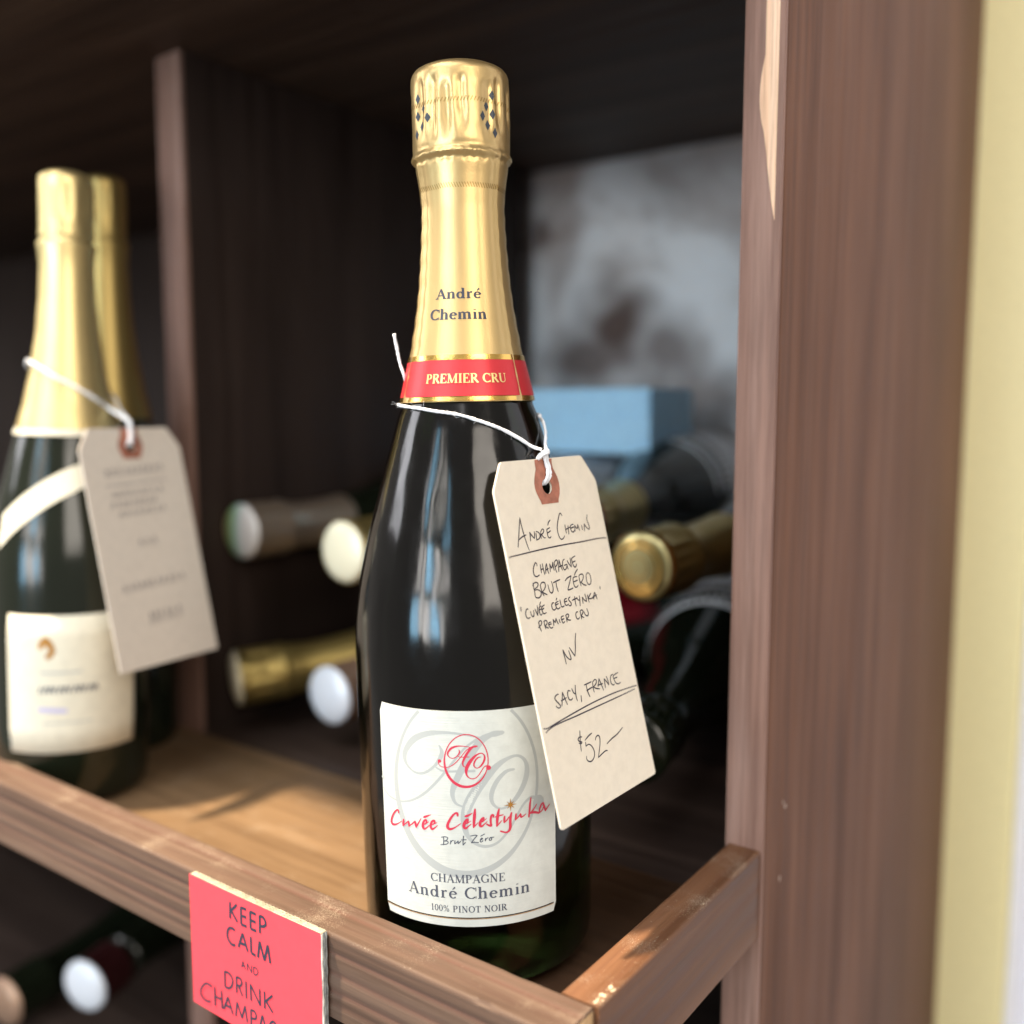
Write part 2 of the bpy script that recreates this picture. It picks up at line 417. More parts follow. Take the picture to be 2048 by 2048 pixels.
# handwriting, script and monogram drawn as strokes, in 1/100 mm on the surface they lie on
DATA = {"mono":[[[243,8819,41],[170,8814,66],[122,8805,58],[36,8759,83],[-51,8648,80],[-140,8511,80],[-204,8386,72],[-249,8274,58],[-251,8200,44],[-222,8137,28],[-156,8106,19]],[[13,8783,30],[-123,8686,25],[-248,8537,25],[-349,8412,28],[-450,8298,30],[-563,8196,28],[-689,8121,22],[-828,8083,19],[-966,8100,19],[-1054,8157,19],[-1082,8231,28],[-1062,8270,55]],[[25,8783,19],[-120,8817,22],[-302,8835,33],[-485,8815,58],[-635,8742,72],[-731,8626,61],[-752,8538,50],[-717,8464,28],[-632,8411,22],[-532,8421,28],[-432,8492,30],[-362,8587,47],[-349,8648,39],[-372,8705,17]],[[-408,8485,19],[-336,8455,22],[-189,8457,25],[-38,8460,28]],[[349,8442,22],[270,8432,41],[184,8355,50],[127,8244,52],[124,8145,39],[177,8080,25],[250,8072,28],[348,8136,50],[436,8256,61],[482,8391,61],[466,8504,41],[395,8570,30],[298,8562,39],[175,8493,69],[26,8335,103],[-88,8161,113],[-140,8000,94],[-132,7849,58],[-61,7747,33],[47,7702,33],[169,7729,28],[281,7837,28],[369,7972,28],[444,8080,28],[531,8130,36],[615,8081,41]]],"ring":[[[-109,9230,33],[-15,9220,33],[77,9195,33],[166,9155,33],[250,9099,33],[327,9031,33],[397,8950,33],[457,8860,33],[508,8758,33],[547,8650,33],[576,8536,33],[592,8420,33],[595,8303,33],[587,8184,33],[566,8069,33],[532,7960,33],[488,7857,36],[432,7761,42],[367,7676,48],[294,7600,55],[213,7539,62],[126,7489,69],[35,7454,74],[-59,7432,80],[-155,7425,84],[-250,7433,87],[-344,7454,90],[-434,7493,91],[-520,7543,91],[-598,7607,89],[-669,7683,87],[-732,7768,84],[-784,7864,79],[-824,7969,74],[-852,8080,68],[-868,8195,61],[-872,8312,54],[-862,8431,47],[-838,8549,41],[-804,8662,35],[-757,8770,33],[-701,8870,33],[-634,8961,33],[-559,9040,33],[-477,9108,33],[-390,9161,33],[-298,9199,33],[-204,9223,33],[-109,9230,33]]],"dots":[[-1042,8294,62],[605,8063,85]],"cuvee":[[[-2725,6209,47],[-2735,6290,55],[-2793,6305,43],[-2924,6189,47],[-3054,5986,55],[-3098,5824,67],[-3055,5742,71],[-2951,5742,59],[-2794,5811,39],[-2609,5939,24]],[[-2511,6027,59],[-2530,5910,55],[-2552,5791,43]],[[-2552,5791,31],[-2439,5893,31],[-2299,6016,39]],[[-2299,6016,43],[-2291,5944,55],[-2289,5833,47]],[[-2289,5833,31],[-2170,5932,31],[-2029,6053,51]],[[-2029,6053,51],[-2012,5961,59],[-1994,5863,55]],[[-1994,5863,47],[-1896,6018,35],[-1787,6201,24]],[[-1693,6014,31],[-1614,6044,43],[-1581,6131,47],[-1609,6173,51],[-1681,6116,55],[-1725,5990,67],[-1719,5890,67],[-1661,5853,55],[-1560,5923,35],[-1489,5997,24]],[[-1674,6264,63],[-1584,6305,51],[-1417,6381,20]],[[-1653,6020,28],[-1504,6122,20]],[[-1400,6036,31],[-1314,6073,39],[-1283,6158,47],[-1310,6192,51],[-1389,6128,55],[-1430,6014,63],[-1423,5923,63],[-1368,5878,55],[-1270,5950,35],[-1184,6032,24]],[[-1323,6064,28],[-1198,6132,16]],[[-473,6415,55],[-480,6488,67],[-524,6512,51],[-634,6426,51],[-746,6259,59],[-823,6089,67],[-818,5980,75],[-737,5941,67],[-592,5993,43],[-374,6146,24]],[[-234,6129,31],[-145,6183,39],[-133,6292,55],[-195,6256,59],[-260,6128,71],[-263,6019,71],[-203,5983,59],[-113,6056,35],[-23,6127,24]],[[-209,6401,63],[-121,6427,55],[21,6508,20]],[[-163,6146,24],[-29,6236,16]],[[118,6645,51],[99,6450,71],[77,6233,67],[57,6013,51]],[[57,6013,31],[126,6086,28],[212,6175,20]],[[294,6170,31],[383,6238,39],[403,6329,51],[341,6295,55],[286,6189,67],[275,6081,71],[326,6034,59],[424,6108,35],[514,6193,24]],[[356,6185,24],[499,6305,16]],[[729,6321,35],[731,6393,51],[677,6399,55],[639,6276,51],[640,6130,51],[652,6038,51],[582,6052,55],[498,6104,47]],[[931,6600,39],[891,6433,67],[860,6217,67],[846,6002,47]],[[846,6002,35],[938,6100,28],[1021,6190,20]],[[782,6325,28],[908,6358,39],[1069,6376,28]],[[1114,6315,47],[1102,6208,47],[1097,6099,43]],[[1097,6099,35],[1193,6177,31],[1268,6277,28]],[[1362,6409,51],[1323,6268,67],[1310,6088,67],[1307,5906,63],[1259,5784,55],[1148,5746,47],[968,5814,51]],[[1521,6346,43],[1509,6238,47],[1497,6131,39]],[[1497,6131,31],[1603,6223,31],[1680,6319,35]],[[1680,6319,43],[1689,6244,51],[1707,6185,47]],[[1707,6185,39],[1794,6224,28],[1883,6280,20]],[[2083,6817,31],[2046,6614,47],[2023,6380,51],[1995,6147,47]],[[2302,6539,24],[2197,6397,31],[2042,6266,39]],[[2041,6275,51],[2214,6265,59],[2403,6192,47]],[[2403,6192,39],[2426,6343,43],[2492,6475,43],[2569,6521,43]],[[2569,6521,43],[2600,6412,51],[2666,6218,59]],[[2666,6218,51],[2757,6315,28],[2851,6400,20]],[[2406,6202,31],[2522,6264,28],[2595,6394,24]]],"brut":[[[-983,5622,30],[-978,5494,30],[-995,5365,30]],[[-1048,5634,30],[-946,5655,30],[-855,5641,30],[-838,5596,30],[-895,5527,30],[-969,5503,30]],[[-969,5503,30],[-859,5503,30],[-824,5460,30],[-880,5401,30],[-1084,5365,30]],[[-731,5530,30],[-743,5456,30],[-753,5410,30]],[[-742,5465,30],[-686,5532,30],[-641,5544,30]],[[-588,5536,30],[-599,5435,30],[-553,5457,30],[-480,5533,30]],[[-480,5533,30],[-486,5446,30],[-456,5459,30],[-391,5526,30]],[[-289,5709,30],[-311,5544,30],[-315,5390,30]],[[-315,5390,30],[-233,5482,30]],[[-364,5571,30],[-204,5582,30]],[[-50,5709,30],[82,5733,30],[170,5722,30]],[[170,5722,30],[61,5598,30],[-30,5472,30]],[[-30,5472,30],[94,5486,30],[208,5473,30]],[[289,5562,30],[352,5603,30],[317,5624,30],[280,5572,30],[270,5507,30],[305,5487,30],[359,5531,30]],[[292,5694,30],[417,5763,30]],[[449,5606,30],[438,5517,30]],[[447,5553,30],[502,5612,30],[537,5618,30]],[[608,5621,30],[575,5569,30],[592,5523,30],[642,5536,30],[652,5599,30],[608,5621,30],[732,5629,30]]],"star":[1331,6694,197],"pen":[[[665,2846],[767,2614],[929,2216],[1059,1917]],[[1059,1917],[1059,2147],[1103,2528],[1167,2850],[1214,3019]],[[776,2625],[925,2560],[1088,2522],[1206,2502]],[[1379,2724],[1415,2564],[1425,2439]],[[1425,2439],[1505,2553],[1612,2667]],[[1612,2667],[1665,2551],[1672,2445]],[[1759,2498],[1738,2601],[1725,2727]],[[1776,2446],[1891,2491],[1952,2573],[1938,2646],[1853,2710],[1704,2735]],[[2010,2526],[1999,2589],[1982,2715]],[[2020,2495],[2130,2411],[2205,2430],[2198,2493],[2115,2559],[2037,2582],[2101,2654],[2161,2710],[2222,2717]],[[2569,2405],[2444,2434],[2388,2460],[2381,2568],[2380,2675],[2415,2733],[2492,2749],[2551,2706]],[[2398,2570],[2498,2542],[2586,2515]],[[2497,2310],[2563,2220],[2685,2150]],[[3423,2070],[3382,2006],[3326,1972],[3229,2068],[3077,2295],[2993,2483],[2989,2658],[3031,2805],[3119,2875],[3239,2851],[3328,2780]],[[3478,2403],[3470,2535],[3472,2702]],[[3472,2562],[3612,2540],[3736,2515]],[[3650,2455],[3623,2596],[3607,2750]],[[3988,2435],[3857,2443],[3779,2502],[3778,2614],[3829,2686],[3921,2701],[4009,2639]],[[3778,2558],[3879,2546],[3982,2528]],[[4016,2685],[4039,2553],[4055,2487]],[[4055,2487],[4146,2614]],[[4146,2614],[4201,2570],[4247,2474]],[[4247,2474],[4276,2578],[4287,2692]],[[4473,2527],[4482,2612],[4485,2691]],[[4594,2742],[4620,2615],[4652,2494]],[[4652,2494],[4755,2630],[4885,2717]],[[4885,2717],[4941,2650],[4919,2510],[4878,2346],[4945,2192]],[[121,3133],[188,3107],[682,3100],[1433,3083],[2282,3073],[3198,3077],[4190,3098],[5193,3103],[5603,3117],[5866,3147]],[[1459,3581],[1454,3510],[1404,3468],[1316,3535],[1242,3629],[1203,3728],[1203,3833],[1241,3891],[1330,3925],[1438,3906],[1486,3892]],[[1639,3562],[1633,3667],[1619,3841]],[[1608,3743],[1701,3726],[1781,3706]],[[1760,3553],[1759,3685],[1770,3828],[1778,3917]],[[1851,3893],[1877,3772],[1936,3639],[1987,3579]],[[1987,3579],[1984,3717],[1987,3841],[2013,3920]],[[1871,3789],[1967,3768],[2032,3750]],[[2111,3868],[2141,3739],[2158,3616]],[[2158,3616],[2220,3768]],[[2220,3768],[2293,3689],[2351,3580]],[[2351,3580],[2338,3731],[2341,3857]],[[2423,3617],[2425,3743],[2442,3871],[2462,3946]],[[2428,3600],[2524,3541],[2600,3542],[2623,3609],[2564,3691],[2489,3734],[2425,3743]],[[2587,3937],[2625,3807],[2726,3550]],[[2726,3550],[2746,3698],[2777,3829],[2809,3915]],[[2608,3787],[2751,3771],[2849,3757]],[[3039,3565],[2950,3599],[2884,3699],[2872,3824],[2907,3902],[2960,3927],[3052,3886],[3106,3821]],[[2967,3774],[3080,3762],[3122,3777],[3130,3842],[3148,3927]],[[3185,3640],[3242,3748],[3353,3883]],[[3353,3883],[3371,3784],[3385,3566]],[[3696,3542],[3539,3577],[3463,3613],[3463,3705],[3477,3799],[3513,3878],[3577,3923],[3678,3864],[3691,3829]],[[3450,3740],[3551,3726],[3652,3712]],[[1056,4106],[1053,4244],[1052,4418],[1049,4556],[1118,4605],[1228,4620],[1346,4570],[1387,4489],[1355,4414],[1232,4351],[1077,4344]],[[1015,4187],[1094,4121],[1213,4104],[1303,4136],[1311,4198],[1232,4264],[1074,4309]],[[1424,4250],[1424,4338],[1448,4482],[1508,4605]],[[1410,4248],[1493,4174],[1601,4155],[1687,4204],[1687,4292],[1611,4385],[1487,4453],[1409,4467]],[[1418,4442],[1550,4525],[1689,4591]],[[1838,4280],[1841,4404],[1863,4513],[1945,4576],[2032,4541],[2086,4425],[2084,4300],[2059,4199]],[[2158,4258],[2333,4232],[2553,4211]],[[2313,4246],[2295,4387],[2309,4496],[2326,4588]],[[2839,4294],[3015,4217],[3232,4180]],[[3232,4180],[3137,4318],[3002,4479],[2894,4607]],[[2894,4607],[2933,4631],[3060,4624],[3209,4606]],[[3572,4255],[3414,4249],[3323,4282],[3298,4415],[3310,4545],[3354,4598],[3447,4607],[3534,4562]],[[3325,4410],[3425,4398],[3559,4382]],[[3434,4192],[3536,4102],[3690,4013]],[[3688,4290],[3684,4437],[3701,4616]],[[3679,4270],[3762,4218],[3894,4213],[3957,4265],[3922,4362],[3807,4456],[3699,4486]],[[3733,4482],[3874,4587],[4020,4637]],[[4254,4216],[4153,4266],[4109,4390],[4105,4539],[4172,4628],[4270,4630],[4359,4540],[4382,4413],[4349,4276],[4254,4216]],[[186,4761],[168,4876]],[[4837,4803],[4824,4895]],[[541,4899],[497,4866],[413,4911],[363,5021],[383,5127],[465,5176],[562,5159]],[[634,4976],[639,5071],[682,5150],[753,5151],[790,5081],[796,4978]],[[887,4943],[927,5053],[965,5167]],[[965,5167],[1007,5068],[1032,4951],[1040,4857]],[[1249,4902],[1159,4913],[1113,4965],[1094,5066],[1107,5155],[1153,5189],[1221,5158]],[[1102,5015],[1189,4996]],[[1167,4871],[1217,4810],[1260,4765]],[[1424,4897],[1315,4922],[1241,4970],[1249,5076],[1292,5162],[1360,5174],[1447,5160]],[[1251,5024],[1361,5000]],[[1963,4919],[1892,4907],[1822,4966],[1807,5051],[1846,5129],[1928,5152],[2024,5116]],[[2216,4909],[2096,4924],[2027,4966],[2036,5056],[2084,5135],[2152,5156],[2255,5120]],[[2053,5006],[2195,4986]],[[2116,4848],[2165,4793]],[[2322,4882],[2324,4981],[2332,5116]],[[2332,5116],[2404,5129],[2500,5118]],[[2711,4893],[2623,4897],[2561,4940],[2564,5022],[2584,5097],[2668,5120],[2756,5090]],[[2576,4988],[2701,4982]],[[2926,4875],[2837,4905],[2813,4956],[2883,5040],[2924,5101],[2889,5158],[2809,5163],[2759,5127]],[[3020,5008],[3184,4990],[3328,4987]],[[3196,4911],[3178,5053],[3177,5235]],[[3307,4956],[3355,5047],[3427,5068]],[[3477,4929],[3461,5064],[3411,5267]],[[3615,5219],[3622,5110],[3635,5001]],[[3635,5001],[3720,5108],[3836,5192]],[[3836,5192],[3846,5073],[3820,4921]],[[3965,4972],[3970,5094],[3985,5236]],[[4186,4953],[4076,5028],[3973,5085]],[[3973,5085],[4073,5130],[4239,5129],[4362,5112]],[[4304,5178],[4346,5063],[4436,4956]],[[4436,4956],[4473,5084],[4510,5212]],[[4289,5082],[4425,5076],[4537,5066]],[[953,5403],[949,5540],[995,5704]],[[918,5422],[977,5373],[1066,5364],[1106,5414],[1052,5491],[952,5532]],[[882,5553],[957,5559]],[[1234,5421],[1228,5524],[1247,5666]],[[1212,5425],[1285,5399],[1365,5419],[1390,5476],[1324,5542],[1242,5570]],[[1242,5570],[1321,5637],[1403,5670]],[[1599,5506],[1497,5505],[1442,5538],[1458,5619],[1521,5693],[1607,5700],[1651,5682]],[[1461,5568],[1593,5566]],[[1716,5642],[1727,5547],[1733,5443]],[[1733,5443],[1817,5564]],[[1817,5564],[1904,5439]],[[1904,5439],[1929,5541],[1971,5637]],[[2068,5513],[2084,5614]],[[2345,5431],[2236,5438],[2190,5483],[2207,5566],[2227,5641],[2281,5660],[2353,5628]],[[2201,5538],[2342,5528]],[[2484,5456],[2483,5563],[2477,5669]],[[2461,5452],[2551,5414],[2638,5430],[2632,5492],[2553,5540],[2483,5563]],[[2483,5563],[2587,5618],[2703,5643]],[[3196,5448],[3137,5438],[3065,5488],[3049,5594],[3099,5676],[3195,5676],[3234,5637]],[[3349,5466],[3343,5575],[3345,5721]],[[3328,5462],[3414,5419],[3501,5447],[3491,5519],[3403,5586],[3346,5612]],[[3346,5612],[3424,5662],[3492,5697]],[[3565,5495],[3582,5581],[3652,5658],[3744,5675],[3803,5602],[3788,5507],[3762,5425]],[[1961,7001],[1957,6815],[1932,6625],[1933,6519]],[[1933,6519],[2046,6755],[2182,6890]],[[2182,6890],[2276,6910],[2281,6805],[2235,6609]],[[2312,6518],[2415,6687],[2530,6850]],[[2530,6850],[2641,6613],[2717,6360],[2833,6126]],[[1219,7848],[1109,7847],[988,7907],[1004,7988],[1109,8105],[1202,8219],[1169,8275],[1053,8266],[971,8186]],[[1277,8256],[1357,8064],[1444,7838]],[[1444,7838],[1505,8049],[1582,8281]],[[1292,8086],[1452,8074],[1592,8057]],[[1873,7903],[1772,7866],[1713,7943],[1700,8071],[1757,8169],[1863,8190],[1931,8154]],[[1983,7851],[2045,7998],[2117,8055]],[[2212,7786],[2160,7973],[2142,8180],[2168,8306]],[[2417,8195],[2386,8387]],[[2712,7897],[2903,7897],[3148,7887]],[[2828,7906],[2840,8138],[2908,8348]],[[2801,8115],[2977,8090],[3151,8077]],[[3228,7933],[3196,8088],[3206,8259]],[[3224,7918],[3375,7864],[3458,7905],[3426,7993],[3304,8059],[3223,8081]],[[3223,8081],[3362,8169],[3561,8230]],[[3498,8133],[3567,8013],[3636,7892]],[[3636,7892],[3708,8101],[3773,8331]],[[3489,8090],[3635,8097],[3798,8100]],[[3919,8275],[3934,8099],[3935,7961]],[[3935,7961],[4060,8101],[4152,8234]],[[4152,8234],[4149,8066],[4101,7922]],[[4528,7945],[4394,7956],[4313,8077],[4322,8218],[4418,8302],[4501,8289]],[[4862,7956],[4647,7972],[4527,8015],[4550,8160],[4630,8291],[4769,8338],[4909,8315]],[[4522,8097],[4756,8096]],[[112,8696],[310,8737],[838,8702],[1937,8629],[3090,8577],[4291,8573],[5063,8606],[5883,8659]],[[187,8850],[376,8793],[821,8749],[1890,8762],[3023,8763],[4219,8764],[5003,8761],[5708,8753]],[[1963,9272],[1909,9462],[1853,9709],[1826,9915]],[[2001,9488],[1871,9465],[1770,9515],[1845,9602],[1946,9643],[1908,9685],[1785,9642]],[[2591,9525],[2398,9559],[2143,9639]],[[2153,9715],[2131,9841]],[[2131,9841],[2302,9824],[2452,9933],[2529,10115],[2476,10285],[2312,10382],[2153,10366],[2036,10273],[2048,10164]],[[2718,9796],[2797,9711],[2925,9693],[2995,9793],[2936,9992],[2812,10197],[2693,10389]],[[2693,10389],[2930,10339],[3166,10300],[3291,10323]],[[3339,10101],[3696,10017],[4075,9958],[4459,9836]]],"patch":[[2476,0],[2453,195],[2454,347],[2383,469],[2281,652],[2210,836],[2199,1024],[2236,1191],[2308,1348],[2372,1467],[2396,1582],[3375,1592],[3418,1467],[3543,1296],[3608,1106],[3631,912],[3598,689],[3509,501],[3446,367],[3438,198],[3482,6]],"card":[[[-27739,2266],[-27770,1634]],[[-27358,2281],[-27729,1912]],[[-27687,1952],[-27350,1625]],[[-27126,2263],[-27137,1603]],[[-27127,2249],[-26838,2263]],[[-27129,1947],[-26844,1961]],[[-27137,1603],[-26836,1624]],[[-26617,2256],[-26619,1618]],[[-26617,2256],[-26307,2252]],[[-26623,1942],[-26328,1948]],[[-26619,1618],[-26315,1628]],[[-26101,2267],[-26109,1619]],[[-26101,2254],[-25933,2270],[-25808,2170],[-25803,2017],[-25948,1918],[-26097,1907]],[[-27504,1257],[-27660,1284],[-27841,1224],[-27950,1041],[-27940,831],[-27808,688],[-27651,649],[-27511,697]],[[-27336,677],[-27075,1282]],[[-27075,1282],[-26813,674]],[[-27229,873],[-26919,887]],[[-26621,1304],[-26621,701]],[[-26621,701],[-26383,680]],[[-26255,660],[-26142,1297]],[[-26142,1297],[-25907,666]],[[-25907,666],[-25706,1304]],[[-25706,1304],[-25599,671]],[[-27194,-43],[-27104,215]],[[-27104,215],[-26980,-46]],[[-27163,35],[-27023,45]],[[-26865,-57],[-26860,222]],[[-26860,222],[-26635,-53]],[[-26635,-53],[-26623,228]],[[-26516,213],[-26513,-61]],[[-26516,213],[-26358,205],[-26286,113],[-26349,-28],[-26502,-65]],[[-28189,-562],[-28187,-1172]],[[-28189,-562],[-27928,-549],[-27755,-688],[-27758,-904],[-27915,-1112],[-28187,-1172]],[[-27510,-531],[-27520,-1152]],[[-27510,-531],[-27294,-519],[-27210,-648],[-27307,-804],[-27505,-838]],[[-27406,-828],[-27194,-1150]],[[-26970,-506],[-26973,-1160]],[[-26702,-1150],[-26724,-522]],[[-26724,-522],[-26207,-1145]],[[-26207,-1145],[-26218,-518]],[[-25955,-511],[-25963,-1156]],[[-25528,-506],[-25914,-875]],[[-25894,-841],[-25535,-1147]],[[-28968,-1451],[-29337,-1458],[-29645,-1780],[-29661,-2055],[-29317,-2156],[-29082,-2081]],[[-28817,-1394],[-28823,-2157]],[[-28422,-1398],[-28401,-2108]],[[-28814,-1773],[-28417,-1751]],[[-28305,-2077],[-28035,-1509]],[[-28035,-1509],[-27783,-2091]],[[-28194,-1883],[-27892,-1876]],[[-27616,-2094],[-27517,-1515]],[[-27517,-1515],[-27266,-2037]],[[-27266,-2037],[-27065,-1489]],[[-27065,-1489],[-26963,-2079]],[[-26737,-1509],[-26749,-2208]],[[-26737,-1509],[-26545,-1501],[-26454,-1611],[-26499,-1762],[-26732,-1827]],[[-26327,-2198],[-26108,-1475]],[[-26108,-1475],[-25854,-2139]],[[-26242,-1978],[-25959,-1970]],[[-25385,-1530],[-25530,-1484],[-25684,-1623],[-25749,-1859],[-25627,-2073],[-25443,-2077],[-25361,-1860]],[[-25546,-1883],[-25361,-1860]]]}

# ------------------------------------------------------------------ materials
M = {}
M['wall'], nt, b = new_mat("plaster", (.3, .3, .32), .85)
v = coords(nt, (1, 1, 1))
n1 = nd(nt, "ShaderNodeTexNoise", i_Scale=9.5, i_Detail=5., i_Roughness=.55, i_Distortion=.8)
n2 = nd(nt, "ShaderNodeTexNoise", i_Scale=60., i_Detail=4.)
nt.links.new(v, n1.inputs["Vector"]); nt.links.new(v, n2.inputs["Vector"])
r1 = ramp(nt, n1.outputs[0], [(.30, (.40, .33, .30)), (.42, (.60, .55, .53)), (.52, (.84, .81, .80)), (.75, (.92, .91, .92))])
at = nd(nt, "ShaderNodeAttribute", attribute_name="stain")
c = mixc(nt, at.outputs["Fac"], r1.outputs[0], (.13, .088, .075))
nt.links.new(c, b.inputs["Base Color"])
bump(nt, b, n2.outputs[0], .4, .002)

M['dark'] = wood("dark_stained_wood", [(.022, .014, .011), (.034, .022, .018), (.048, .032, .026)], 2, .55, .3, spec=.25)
M['deck'] = wood("shaded_shelf_wood", [(.030, .020, .016), (.050, .034, .028), (.075, .052, .042)], 0, .5, .4, spec=.3)  # same wood as the ledge, the shade inside the rack put into its colour
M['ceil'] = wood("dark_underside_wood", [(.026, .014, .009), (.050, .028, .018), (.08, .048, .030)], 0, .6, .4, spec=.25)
M['edge'] = wood("weathered_edge_wood", [(.19, .100, .074), (.27, .160, .125), (.35, .230, .19)], 2, .65, .6, blotch=.6)
M['panel'] = wood("side_panel_wood", [(.104, .046, .026), (.158, .077, .048), (.208, .110, .073)], 2, .62, .6, blotch=.6, spec=.18)
M['rail'] = wood("front_rail_wood", [(.115, .070, .048), (.145, .093, .066), (.180, .120, .088)], 0, .6, .6, dust=.5, blotch=.6, groove=(.125, .066, .048), bstr=.35)
M['srail'] = wood("side_rail_wood", [(.10, .045, .022), (.145, .067, .033), (.20, .098, .050)], 1, .5, .55, dust=.6, blotch=.6, groove=(.10, .04, .025), bstr=.5)
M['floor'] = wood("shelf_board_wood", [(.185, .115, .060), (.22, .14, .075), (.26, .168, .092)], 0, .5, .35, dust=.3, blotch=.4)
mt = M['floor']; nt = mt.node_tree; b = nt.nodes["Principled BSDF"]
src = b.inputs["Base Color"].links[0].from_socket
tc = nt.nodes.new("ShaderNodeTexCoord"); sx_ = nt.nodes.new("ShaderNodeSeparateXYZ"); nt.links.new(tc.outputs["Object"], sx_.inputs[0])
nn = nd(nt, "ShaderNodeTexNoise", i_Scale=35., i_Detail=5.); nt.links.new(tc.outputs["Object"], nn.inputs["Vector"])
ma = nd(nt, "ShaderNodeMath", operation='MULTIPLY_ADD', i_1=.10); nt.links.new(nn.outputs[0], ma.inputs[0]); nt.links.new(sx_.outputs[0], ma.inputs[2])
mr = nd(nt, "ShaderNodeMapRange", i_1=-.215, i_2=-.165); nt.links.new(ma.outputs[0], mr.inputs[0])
nt.links.new(mixc(nt, mr.outputs[0], src, mixc(nt, 1., src, (.36, .30, .29), 'MULTIPLY')), b.inputs["Base Color"])  # shade beside the front bottle painted into the ledge colour, with a noisy edge
M['endgrain'] = wood("end_grain_wood", [(.40, .22, .10), (.58, .36, .17), (.68, .46, .25)], 2, .6, 2., blotch=.3)

M['glass'], nt, b = new_mat("dark_green_glass", (.004, .009, .002), .14)
b.inputs["Transmission Weight"].default_value = 1.
b.inputs["IOR"].default_value = 1.5
tcg = nt.nodes.new("ShaderNodeTexCoord")
gd = nd(nt, "ShaderNodeTexNoise", i_Scale=45., i_Detail=6., i_Roughness=.65); nt.links.new(tcg.outputs["Object"], gd.inputs["Vector"])
gr = nd(nt, "ShaderNodeMapRange", i_1=.35, i_2=.7, i_3=.09, i_4=.19); nt.links.new(gd.outputs[0], gr.inputs[0])
nt.links.new(gr.outputs[0], b.inputs["Roughness"])
v = coords(nt, (60, 60, 16))
gn = nd(nt, "ShaderNodeTexNoise", i_Scale=1., i_Detail=2.)
nt.links.new(v, gn.inputs["Vector"])
bump(nt, b, gn.outputs[0], .3, .0025)
M['glassback'], nt, b = new_mat("dark_bottle_glass", (.008, .011, .006), .14, 0, .5)
M['glassolive'], nt, b = new_mat("olive_bottle_glass", (.030, .032, .012), .10, 0, .6)

def foilmat(name, base, rough, metal=.9, fine=.15):
    m, nt, b = new_mat(name, base, rough, metal)
    tc = nt.nodes.new("ShaderNodeTexCoord")
    n = nd(nt, "ShaderNodeTexNoise", i_Scale=1400., i_Detail=2.)
    nt.links.new(tc.outputs["Object"], n.inputs["Vector"])
    n2 = nd(nt, "ShaderNodeTexNoise", i_Scale=120., i_Detail=3.)
    nt.links.new(tc.outputs["Object"], n2.inputs["Vector"])
    ad = nd(nt, "ShaderNodeMath", operation='MULTIPLY_ADD', i_1=.5)
    nt.links.new(n.outputs[0], ad.inputs[0]); nt.links.new(n2.outputs[0], ad.inputs[2])
    bump(nt, b, ad.outputs[0], fine, .0004)
    return m
M['gold'] = foilmat("gold_foil", (.62, .445, .20), .40)
M['goldband'] = foilmat("bright_gold_foil", (.90, .58, .16), .22, 1.)
M['goldpale'] = foilmat("pale_gold_foil", (.78, .62, .29), .40, .85, .3)
M['redband'] = foilmat("red_foil", (.62, .035, .045), .38, .35, .1)
M['goldink'], _, _ = new_mat("gold_ink", (.92, .70, .30), .35, .6)
M['diamond'], _, _ = new_mat("slate_ink", (.035, .045, .06), .5)
M['ink'], _, _ = new_mat("navy_ink", (.03, .035, .06), .5)
M['inkgrey'], _, _ = new_mat("slate_grey_ink", (.075, .085, .115), .5)
M['pen'], _, _ = new_mat("pen_ink", (.02, .012, .022), .45)
M['redink'], _, _ = new_mat("red_ink", (.62, .035, .075), .45)
M['wmark'], _, _ = new_mat("watermark_grey_ink", (.43, .45, .435), .5)
M['star'], _, _ = new_mat("bronze_ink", (.48, .22, .04), .4, .4)
M['ruleblack'], _, _ = new_mat("black_gloss_ink", (.015, .012, .012), .2)

def paper(name, base, rough=.6, laid=0., fibre=.2, mottle=.06):
    m, nt, b = new_mat(name, base, rough, 0, .4)
    tc = nt.nodes.new("ShaderNodeTexCoord")
    n = nd(nt, "ShaderNodeTexNoise", i_Scale=220., i_Detail=5., i_Roughness=.6)
    nt.links.new(tc.outputs["Object"], n.inputs["Vector"])
    lo = tuple(x * (1 - mottle) for x in base); hi = tuple(min(1, x * (1 + mottle * .5)) for x in base)
    r = ramp(nt, n.outputs[0], [(.35, lo), (.6, hi)])
    nt.links.new(r.outputs[0], b.inputs["Base Color"])
    src = n.outputs[0]
    if laid:
        mp = nt.nodes.new("ShaderNodeMapping"); mp.inputs["Scale"].default_value = (60, 60, 2600)
        nt.links.new(tc.outputs["Object"], mp.inputs[0])
        n2 = nd(nt, "ShaderNodeTexNoise", i_Scale=1., i_Detail=1.)
        nt.links.new(mp.outputs[0], n2.inputs["Vector"])
        ad = nd(nt, "ShaderNodeMath", operation='MULTIPLY_ADD', i_1=laid)
        nt.links.new(n2.outputs[0], ad.inputs[0]); nt.links.new(n.outputs[0], ad.inputs[2])
        src = ad.outputs[0]
    bump(nt, b, src, fibre, .0002)
    return m
M['label'] = paper("laid_label_paper", (.62, .635, .585), .45, 1.2, .18)
M['manila'] = paper("manila_card", (.79, .71, .575), .6, 0, .15, .04)
M['manila2'] = paper("worn_manila_card", (.78, .71, .62), .6, 0, .15, .04)
M['paper_edge'] = paper("card_edge", (.86, .84, .76), .7)
M['patch'] = paper("rust_patch_paper", (.40, .155, .10), .7, 0, .4, .25)
M['creamlab'] = paper("cream_label_paper", (.76, .72, .58), .5, 0, .1)
M['whitelab'] = paper("white_label_paper", (.88, .88, .90), .5, 0, .1)
M['pink'] = paper("coral_pink_paper", (.84, .070, .095), .5, 0, .12, .03)
M['core'] = paper("raw_cardboard_core", (.42, .38, .28), .8, 0, .8, .3)
